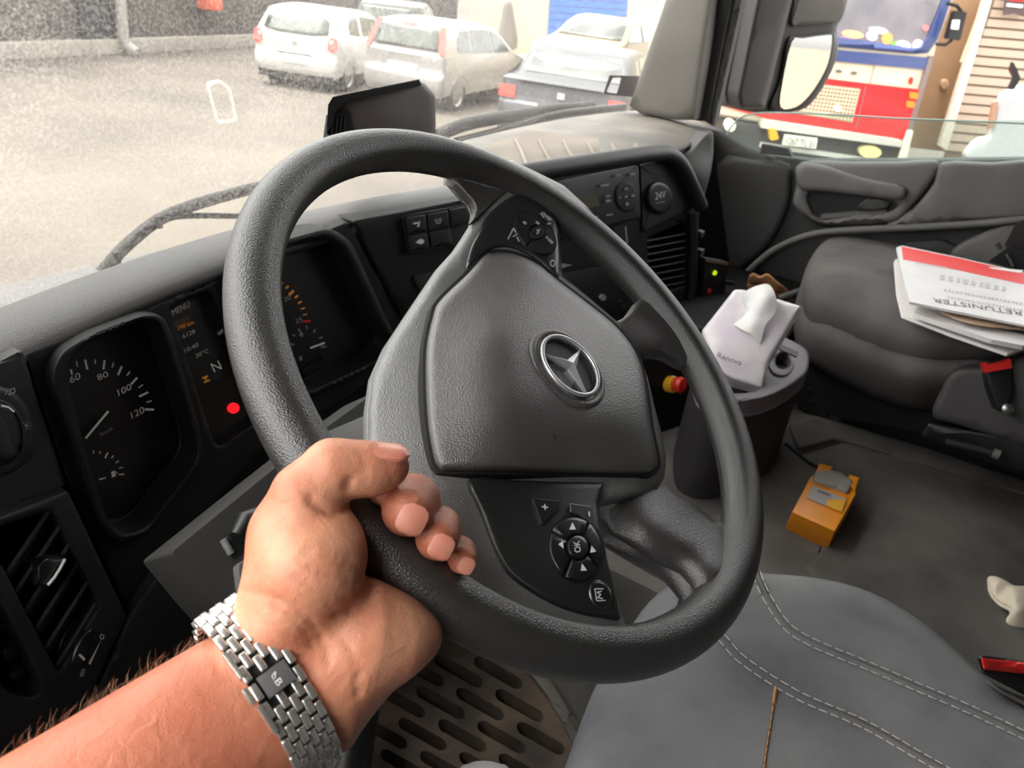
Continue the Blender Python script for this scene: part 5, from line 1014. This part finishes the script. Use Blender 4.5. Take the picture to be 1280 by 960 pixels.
    for wx in wheels:
        for sg in (-1, 1):
            c = L(wx, sg * (wm - .10), wr); ax = np.array([-hy, hx, 0]) * sg
            tw = turned('wheel', c, ax, [(-.10, .02), (-.10, wr * .8), (-.08, wr), (.06, wr), (.085, wr * .9), (.085, wr * .68)], m_tyre, root, 28)
            turned('rim', c, ax, [(.075, wr * .68), (.05, wr * .6), (.06, .08), (.08, .05), (.08, .001)], m_alloy, tw, 20)
    slab_c = L(2, 0, .27); box('underbody', slab_c, [np.array([hx, hy, 0]) * 1.85, np.array([-hy, hx, 0]) * (wm - .12), (0, 0, .09)], m_under, root)
    return root, L, hw
m_wpaint = mat('white_paint', (178, 176, 172), .32, coat=.3); m_spaint = mat('silver_paint', (146, 143, 140), .34, metal=.3, coat=.3); m_dpaint = mat('dark_paint', (66, 68, 72), .42, coat=.15); m_tpaint = mat('champagne_paint', (132, 117, 92), .42, coat=.15); m_gpaint = mat('grey_paint', (62, 61, 60), .4, coat=.2)
H1 = (.84, .54)
car('hatchback', 'white hatchback with round red tail lights parked beside the silver car', (10.72, 11.43), (.934, .356), HATCH, 1.72, m_wpaint, sc=.945,
    glass_rear=[(-.80, 1.06), (-.4, 1.02), (.4, 1.02), (.80, 1.06), (.84, 1.30), (.5, 1.36), (-.5, 1.36), (-.84, 1.30)], sides=[[(.75, 1.06), (1.25, 1.02), (1.33, 1.36), (.95, 1.34), (.78, 1.22)], [(1.40, 1.02), (2.65, 1.0), (2.3, 1.32), (1.46, 1.38)]],
    tails=[[(.80, .98), (.80, .80), (.90, .76), (1.0, .82), (1.0, 1.0), (.9, 1.03)], [(-.80, .98), (-.80, .80), (-.90, .76), (-1.0, .82), (-1.0, 1.0), (-.9, 1.03)]], plate=[(-.32, .50), (.32, .50), (.32, .62), (-.32, .62)], extras=[('badge', [(-.05, .84), (.0, .78), (.05, .84), (0, .90)], m_alloy), ('third_light', [(-.12, 1.39), (.12, 1.39), (.12, 1.42), (-.12, 1.42)], m_alloy), ('plate_recess', [(-.45, .64), (.45, .64), (.42, .66), (-.42, .66)], m_under)])
car('hatchback', 'silver hatchback with tall red tail lights beside its rear window', (11.256, 9.33), (.989, .149), MPV, 1.70, m_spaint, sc=.96,
    glass_rear=[(-.84, 1.06), (.84, 1.06), (.86, 1.40), (-.86, 1.40)], sides=[[(.62, 1.06), (1.15, 1.03), (1.2, 1.40), (.85, 1.40), (.66, 1.25)], [(1.22, 1.03), (2.1, 1.02), (2.05, 1.42), (1.28, 1.42)], [(2.16, 1.02), (2.95, 1.02), (2.5, 1.34), (2.12, 1.41)]],
    tails=[[(.86, 1.0), (1.0, 1.0), (1.03, 1.46), (.88, 1.46)], [(-.86, 1.0), (-1.0, 1.0), (-1.03, 1.46), (-.88, 1.46)], [(-.2, 1.435), (.2, 1.435), (.2, 1.47), (-.2, 1.47)]], plate=[(-.36, .66), (.36, .66), (.36, .78), (-.36, .78)], extras=[('boot_handle', [(-.4, .95), (.4, .95), (.4, 1.0), (-.4, 1.0)], m_wpaint)])
car('saloon', 'dark grey car with small red tail lights parked in front of the cream wall', (9.72, 5.25), (.963, .269), SALOON, 1.72, m_dpaint, sc=1.04,
    glass_rear=None, sides=[[(.95, 1.06), (1.3, 1.04), (1.35, 1.36), (1.1, 1.32)], [(1.42, 1.04), (2.3, 1.03), (2.2, 1.37), (1.47, 1.37)]], tails=[[(.74, .78), (1.0, .78), (1.0, .92), (.74, .92)], [(-.74, .78), (-1.0, .78), (-1.0, .92), (-.74, .92)]],
    plate=None, extras=[('boot_lid', [(-.7, .98), (.7, .98), (.7, 1.01), (-.7, 1.01)], m_under), ('plate_recess', [(-.35, .66), (.35, .66), (.35, .80), (-.35, .80)], m_gpaint), ('rear_window', [(-.8, 1.09), (.8, 1.09), (.84, 1.36), (-.84, 1.36)], m_cglass), ('badge', [(-.06, .84), (.06, .84), (.06, .92), (-.06, .92)], m_alloy)])
terr = struct(slab('wall_terrace', 14.2, 34, 2.0, 13.0, GZ, GZ + .34, mat('kerb_concrete', (186, 176, 160), .9)), 'raised concrete terrace')
car('coupe', 'champagne coloured car facing the yard in front of the blue shutter', (19.3, 8.6), (-1, -.12), SALOON, 1.72, m_tpaint, glass_front=[(-.86, 1.04), (.86, 1.04), (.84, 1.36), (-.84, 1.36)],
    sides=[[(1.2, 1.04), (1.9, 1.03), (1.95, 1.37), (1.4, 1.34)], [(2.0, 1.03), (3.0, 1.03), (2.6, 1.30), (2.05, 1.37)]], z0=.34)
car('saloon', 'dark car parked behind the silver hatchback', (14.8, 12.7), H1, MPV, 1.74, m_gpaint, glass_rear=[(-.84, 1.06), (.84, 1.06), (.86, 1.40), (-.86, 1.40)], sides=[[(.62, 1.06), (1.15, 1.03), (1.2, 1.40), (.85, 1.40), (.66, 1.25)], [(1.22, 1.03), (2.1, 1.02), (2.05, 1.42), (1.28, 1.42)], [(2.16, 1.02), (2.95, 1.02), (2.5, 1.34), (2.12, 1.41)]], tails=[[(.86, .9), (1.0, .9), (1.0, 1.1), (.86, 1.1)], [(-.86, .9), (-1.0, .9), (-1.0, 1.1), (-.86, 1.1)]])
# walls of the yard
m_cream = mat('cream_render', (186, 172, 150), .9, bump=.2, bscale=4, var=.03, vscale=.6)
pw_ = ray(700, 40); PW = pw_ / np.linalg.norm(pw_[:2]) * 26; SWL = plane(PW, nrm((-.86, -.5, 0)))
wy = struct(patch('wall_yard', SWL, [(588, -60), (880, -60), (880, 140), (588, 75)], m_cream, None, h=0, depth=.3, step=1e4), 'cream rendered wall across the yard')
bs = thing('door_2', 'blue ribbed roller shutter in the cream wall', None, SWL(730, 60)); bs['kind'] = 'structure'
m_blue = mat('blue_shutter', (58, 100, 172), .5)
for i in range(10):
    y0, y1 = -20 + i * 9, -20 + i * 9 + 8.2
    patch('shutter_slat', SWL, [(688 - i * .6, y0), (786 - i * .8, y0 + 6), (786 - i * .8, y1 + 6), (688 - i * .6, y1)], m_blue, bs, h=.06, depth=.06, step=1e4)
tag(patch('post', plane(ray(633, 20) * 19, nrm((-.86, -.5, 0))), curve_px([(622, 60), (627, 20), (630, 4), (634, 0), (639, 3), (642, 20), (646, 60)], 3), mat('dark_post', (110, 104, 100), .8), None, h=0, depth=.5, step=20, rw=6, drop=.2), 'dark rounded post beside the champagne car', 'post')
A0 = at(0, 73, 2, GZ); A1 = at(330, 56, 2, GZ); dv = nrm(A1 - A0); NL = np.array([dv[1], -dv[0], 0])
if NL @ A0 > 0: NL = -NL
m_dwall = mat('dark_wall', (62, 58, 57), .9, bump=.5, bscale=5, col2=(84, 78, 74), vscale=.9)
SL = plane(A0, NL)
def onwall(u, z): return A0 + dv * u + np.array([0, 0, z])
struct(prism('wall_far', [onwall(-8, 0), onwall(22, 0), onwall(22, 3.4), onwall(-8, 3.4)], -NL * .3, m_dwall), 'dark stained wall along the far side of the yard')
struct(prism('kerb', [onwall(-8, 0), onwall(22, 0), onwall(22, .28), onwall(-8, .28)], NL * .25, mat('kerb_stone', (140, 134, 125), .9, var=.1, vscale=2), bevel=.03), 'pale kerb under the far wall')
dd = tag(patch('dark_door', SL, [(96, -30), (141, -30), (146, 56), (104, 60)], mat('dark_door', (40, 40, 44), .7), None, h=.12, depth=.11, step=1e4), 'dark steel door in the far wall beside the drainpipe', 'door')
tag(tube('drainpipe', [SL(x, y, h) for x, y, h in ((148, -25, .3), (152, 20, .3), (154, 48, .3), (160, 58, .35), (172, 67, .6))], .11, mat('pipe_plastic', (140, 137, 132), .6), None, 14), 'pale drainpipe with an elbow at its foot on the far wall', 'drainpipe')
tag(box('crate', SL(262, 5, .25), [dv * .22, NL * .2, np.array([0, 0, .12])], mat('red_crate', (196, 92, 66), .6), None, .05), 'small red crate against the far wall', 'crate')
# bus
PB0, PB1 = np.array([10.25, 3.2, 0]), np.array([11.5, 1.15, 0]); bd = nrm(PB1 - PB0); BN = np.array([bd[1], -bd[0], 0]); BN = BN if BN @ PB0 < 0 else -BN
SBu = plane(PB0, BN)
m_bred = mat('bus_red', (222, 26, 30), .35, coat=.4); m_bcream = mat('bus_cream', (212, 200, 172), .4, coat=.3); m_bblue = mat('bus_blue', (52, 68, 118), .35, coat=.4)
bus = thing('bus', 'red cream and blue bus parked with its front towards the truck', 'bus', SBu(1040, 200) * [1, 1, 0] + [0, 0, GZ])
patch('body', SBu, [(960, -160), (1240, -160), (1194, -10), (1172, 52), (1134, 182), (900, 142), (908, 90), (936, -10)], m_bcream, bus, h=-.02, depth=7, step=1e4)
patch('blue_band', SBu, curve_px([(925, 44), (950, 50), (1045, 58), (1140, 67), (1160, 66), (1172, 50), (1196, -20), (1186, -20), (1160, 45), (1150, 58), (1140, 60), (1045, 45), (940, 30), (946, -20), (938, -20)], 1), m_bblue, bus, h=.05, depth=.1, step=40, rw=3, drop=.03)
patch('blue_skirt', SBu, [(920, 58), (1045, 62), (1160, 72), (1158, 87), (1040, 76), (916, 66)], m_bblue, bus, h=.015, depth=.05, step=1e4)
gw = patch('windscreen', SBu, rnd([(944, -80), (1210, -80), (1178, -10), (1156, 52), (1148, 62), (1045, 50), (936, 36)], 6), mat('bus_glass', (112, 112, 118), .12, coat=.5, col2=(146, 138, 140), vscale=1.5), bus, h=.01, depth=.05, step=60); tag(gw, 'large bus windscreen with stickers')
for x, y, rx, ry, m in ((1148, 57, 7, 7.5, m_paper), (1129, 57, 10, 6, m_paper), (1120, 57, 6, 5, mat('green_sticker', (120, 200, 50), .5)), (1109, 48, 7, 8, mat('orange_sticker', (240, 160, 90), .5)), (1090, 45, 7, 6, m_paper), (1066, 43, 14, 5, mat('peach_sticker', (240, 180, 130), .5)), (1056, 49, 8, 4, mat('pink_sticker', (240, 130, 130), .5)), (1157, 35, 4, 4, mat('rose_sticker', (210, 130, 130), .5)), (1078, 53, 20, 2.5, m_paper), (1098, 38, 12, 4, m_paper), (945, 30, 5, 6, m_paper)):
    patch('sticker', SBu, ell(x, y, rx, ry, 8, 16), m, gw, h=.02, depth=.01, step=60)
patch('red_panel', SBu, [(908, 80), (1048, 100), (1152, 112), (1136, 170), (1128, 174), (975, 153), (903, 132)], m_bred, bus, h=.02, depth=.05, step=1e4)
gr = patch('grille', SBu, [(1008, 103), (1076, 111), (1064, 153), (985, 140), (998, 120)], mat('grille_back', (150, 118, 100), .7), bus, h=.03, depth=.03, step=1e4)
for i in range(9): patch('grille_bar', SBu, tick((1006 - i * 2.4, 105 + i * 4.4), (1075 - i * 1.3, 113 + i * 4.6), 1.6), m_bcream, gr, h=.045, depth=.02, step=1e4)
for i in range(16): patch('grille_bar', SBu, tick((1010 + i * 4.3, 105 + i * .5), (1000 + i * 4.3, 141 + i * .8), 1.0), m_bcream, gr, h=.045, depth=.02, step=1e4)
strokes('panel_joint', SBu, [tick((1094, 78), (1087, 106), 1.2)], m_ink, bus, h=.03); strokes('panel_joint', SBu, [tick((1082, 108), (1070, 160), 1.5)], m_ink, bus, h=.03)
m_indic = mat('indicator', (244, 130, 40), .3, coat=.4)
for x, y in ((1143, 119), (1139, 130), (912, 88), (909, 96)): patch('indicator', SBu, rnd([(x - 5, y - 4), (x + 5, y - 3), (x + 4, y + 5), (x - 6, y + 4)], 2), m_indic, bus, h=.05, depth=.05, step=60)
patch('badge', SBu, ell(1139, 101, 2.5, 5, 12, 12), m_bred, bus, h=.02, depth=.02, step=60)
for x in (1049, 1068): patch('badge', SBu, ell(x, 89 + (x - 1049) * .12, 4, 2, 5, 10), m_ink, bus, h=.02, depth=.02, step=60)
bpx = [(955, 150), (1128, 176), (1126, 184), (952, 160)]
patch('bumper', SBu, bpx, mat('bumper_silver', (206, 198, 188), .4), bus, h=.16, depth=.2, step=1e4); patch('lower_panel', SBu, [(905, 150), (1130, 182), (1122, 220), (900, 200)], mat('bus_dark', (70, 66, 66), .8), bus, h=.06, depth=.3, step=1e4)
patch('front_rail', SBu, [(952, 178), (1100, 200), (1100, 205), (950, 184)], mat('rail_silver', (196, 190, 182), .4), bus, h=.12, depth=.1, step=1e4)
patch('headlight', SBu, ell(1088, 190, 14, 8, 5, 20), mat('headlight', (244, 226, 160), .2, coat=.6), bus, h=.14, depth=.1, step=60); patch('headlight', SBu, ell(913, 157, 7, 8, 5, 16), mat('headlight2', (244, 236, 214), .2, coat=.6), bus, h=.14, depth=.1, step=60); patch('fog_light', SBu, rnd([(961, 160), (970, 161), (974, 174), (963, 176)], 3), m_yellow, bus, h=.18, depth=.1, step=60)
pl = patch('number_plate', SBu, [(981, 168), (1022, 173), (1020, 186), (978, 181)], m_plate, bus, h=.18, depth=.03, step=1e4); text('lettering', '1267 TL 31', SBu, (983, 180), (1017, 184.5), (984, 171.5), m_ink, pl, h=.19)
patch('side_post', SBu, rnd([(1136, 164), (1142, 163), (1130, 212), (1120, 212)], 2), mat('post_white', (226, 220, 206), .6), bus, h=.2, depth=.06, step=60)
patch('wiper_star', SBu, [(1048, 130), (1053, 138), (1046, 140), (1042, 136)], m_paper, gr, h=.06, depth=.02, step=1e4)
patch('corner_strip', SBu, [(1162, 70), (1168, 70), (1140, 164), (1134, 164)], mat('corner_grey', (120, 108, 104), .6), bus, h=.03, depth=.1, step=1e4)
SBm = plane(SBu(1195, 30, .35), BN)
patch('mirror', SBm, rnd([(1195, 13), (1209, 15), (1200, 51), (1185, 49)], 3), m_black, bus, h=0, depth=.12, step=60); patch('mirror_mark', SBm, [(1191, 25), (1200, 25), (1198, 37), (1189, 36)], m_paper, bus, h=.01, depth=.01, step=1e4)
tube('mirror_arm', [SBm(x, y, -.05) for x, y in ((1184, 4), (1196, 7), (1202, 14))], .02, m_dash, bus, 8); tube('mirror_arm', [SBm(x, y, -.05) for x, y in ((1170, 55), (1182, 56), (1190, 50))], .02, m_dash, bus, 8)
# building beside the bus
SBd = plane(ray(1200, 80) * 12.0, nrm((-.92, -.38, 0)))
struct(patch('wall_side', SBd, [(1140, -60), (1262, -60), (1184, 190), (1120, 182)], mat('brown_render', (166, 134, 104), .85, bump=.3, bscale=3, col2=(134, 104, 78), vscale=.7), None, h=0, depth=.3, step=1e4), 'tan wall between the bus and the roller shutter')
tag(patch('wall_lamp', SBd, ell(1181, 106, 5, 7, 10, 18), mat('tan_disc', (170, 138, 106), .7), None, h=.08, depth=.1, step=60, rw=2, drop=.02), 'small round tan cover on the wall beside the bus', 'wall cover')
tag(tube('white_conduit', [SBd(1232, -10, .15), SBd(1222, 24, .15), SBd(1202, 78, .15)], .03, mat('conduit', (226, 214, 196), .6), None, 8), 'thin pale pipe on the tan wall', 'pipe')
SSh = plane(ray(1250, 90) * 11.5, nrm((-.92, -.38, 0)))
rs = thing('door_3', 'closed beige roller shutter with white frame', None, SSh(1240, 190)); rs['kind'] = 'structure'
m_sh = mat('shutter_beige', (186, 166, 148), .55); m_shg = mat('shutter_joint', (132, 114, 98), .7); m_frame = mat('white_frame', (214, 204, 190), .5)
patch('shutter_back', SSh, [(1244, -30), (1350, -30), (1350, 210), (1178, 205), (1190, 160)], m_shg, rs, h=-.04, depth=.04, step=1e4)
for i in range(18):
    y0 = -24 + i * 11.9; x0 = 1241 - y0 * .36 + 3; sl_ = .085
    patch('slat', SSh, [(x0, y0), (1350, y0 + (1350 - x0) * sl_), (1350, y0 + 9.2 + (1350 - x0) * sl_), (x0 - 3, y0 + 9.2)], m_sh, rs, h=0, depth=.03, step=1e4)
patch('frame', SSh, [(1237, -20), (1246, -20), (1184, 188), (1174, 182)], m_frame, rs, h=.10, depth=.12, step=1e4)
bn = tag(patch('banner', SSh, [(1258, -12), (1292, -10), (1283, 22), (1268, 17), (1254, 19)], mat('banner_dark', (86, 70, 70), .7), None, h=.15, depth=.02, step=1e4), 'dark pennant hanging on the beige shutter', 'pennant')
patch('red_stripe', SSh, [(1263, -8), (1280, -7), (1279, 2), (1262, 1)], m_paperr, bn, h=.16, depth=.01, step=1e4); patch('white_stripe', SSh, [(1259, 4), (1279, 6), (1278, 10), (1258, 8)], m_paper, bn, h=.16, depth=.01, step=1e4)
# white vehicle at the right
SV = plane(ray(1265, 150) * 8.0, nrm((-.92, -.38, 0)))
vn = thing('van', 'white van corner beside the beige shutter', 'van', SV(1260, 200) * [1, 1, 0] + [0, 0, GZ])
patch('body', SV, curve_px([(1246, 122), (1262, 110), (1285, 104), (1340, 100), (1350, 260), (1230, 240), (1204, 200), (1206, 186), (1220, 172), (1236, 166)], 3), mat('van_white', (168, 167, 168), .35, coat=.4), vn, h=0, depth=3, back=-nrm(ray(1270, 160)), step=16, rw=8, drop=.15)
patch('light_strip', SV, [(1242, 128), (1248, 126), (1242, 160), (1236, 162)], mat('strip_brown', (150, 116, 92), .4), vn, h=.04, depth=.06, step=1e4)
patch('mirror_arm', SV, [(1267, 78), (1272, 88), (1276, 98), (1268, 112), (1262, 112), (1269, 98), (1264, 88)], m_black, vn, h=.1, depth=.08, step=1e4)
struct(slab('wall_for_mirror', 4.5, 30, -16.3, -16, GZ, GZ + 2.4, m_cream), 'cream wall added behind the truck for the door mirror to reflect')  # added so the door mirror has something pale to reflect
# the truck's own door mirror
mr = thing('door_mirror', 'dark grey truck door mirror with two glasses outside the passenger window', 'mirror', at(960, 150, 0, 2.42))
SMr = plane(at(980, 80, 0, 2.42), nrm((-.56, -.83, .03)))
m_mir = mat('mirror_glass', (225, 225, 225), .03, metal=1.0)
patch('housing', SMr, curve_px([(950, -40), (1010, -40), (1062, -40), (1056, 14), (1046, 34), (1048, 60), (1040, 88), (1020, 122), (1000, 138), (960, 142), (922, 136), (918, 120), (930, 60)], 3), m_trim, mr, h=0, depth=.14, step=16, rw=7, drop=.02)
patch('housing_front', SMr, rnd([(952, -40), (1000, -40), (980, 40), (956, 136), (924, 136), (920, 118)], 6), m_trim, mr, h=.05, depth=.06, step=20, rw=8, drop=.02)
patch('mirror_surface', SMr, rnd([(1000, -30), (1062, -30), (1056, 10), (1044, 28), (992, 33), (989, 28)], 5), m_pillar, mr, h=.012, depth=.02, step=40, rw=2, drop=.004)
patch('mirror_frame', SMr, curve_px([(985, 50), (1000, 45), (1036, 41), (1044, 44), (1040, 75), (1030, 100), (1012, 125), (995, 138), (962, 138), (975, 100)], 3), m_black, mr, h=.010, depth=.02, step=40, rw=2, drop=.004)
patch('mirror_surface', SMr, curve_px([(990, 52), (1004, 48), (1034, 44), (1040, 47), (1036, 75), (1026, 98), (1010, 121), (994, 134), (976, 134), (978, 105)], 3), m_mir, mr, h=.014, depth=.02, step=40)
# windscreen wiper and stickers
wp_ = thing('windscreen_wiper', 'black wiper arm outside the windscreen above the dash pad', 'wiper', SWIND(140, 330, -.04))
tube('wiper_arm', [SWIND(x, y, -.05) for x, y in curve_px([(120, 350), (138, 328), (160, 305), (198, 275), (240, 257), (280, 245), (330, 232), (400, 215)], 5, False)], .010, m_blackm, wp_, 10)
tube('hose', [SWIND(x, y, -.045) for x, y in curve_px([(150, 318), (175, 290), (200, 277), (230, 270), (300, 270), (360, 268)], 5, False)], .005, m_blackm, wp_, 8)
for x, y in ((198, 276), (146, 320)): tube('clip', [SWIND(x - 2, y - 6, -.04), SWIND(x + 2, y + 8, -.04)], .005, m_blackm, wp_, 8)
wp2 = thing('windscreen_wiper', 'folded wiper blade lying along the foot of the windscreen behind the dash tray', 'wiper', SWIND(640, 160, -.04))
tube('wiper_arm', [SWIND(x, y, -.09) for x, y in curve_px([(545, 170), (580, 156), (620, 148), (680, 139), (740, 134)], 4, False)], .016, m_blackm, wp2, 10)
tube('blade', [SWIND(x, y, -.07) for x, y in curve_px([(570, 178), (610, 168), (650, 156), (700, 143), (780, 134)], 4, False)], .012, m_black, wp2, 8)
m_stk = make_glass('sticker_film', .8, (.96, .98, .96, 1))
tag(patch('windscreen_sticker', SWIND, rnd([(257, 103), (274, 99), (288, 109), (298, 152), (272, 155)], 5), m_stk, None, h=.004, depth=.001, step=60, holes=[rnd([(262, 108), (275, 103), (285, 111), (294, 148), (274, 151)], 4)]), 'pale outline of a removed sticker on the dusty windscreen', 'sticker')
tag(patch('windscreen_sticker', SWIND, [(762, 94), (800, 95), (792, 121), (754, 118)], mat('sticker_grey', (150, 146, 150), .5), None, h=.004, depth=.001, step=60, holes=[rnd([(766, 97), (777, 97), (771, 117), (758, 115)], 2)]), 'square grey sticker at the windscreen corner by the pillar', 'sticker')
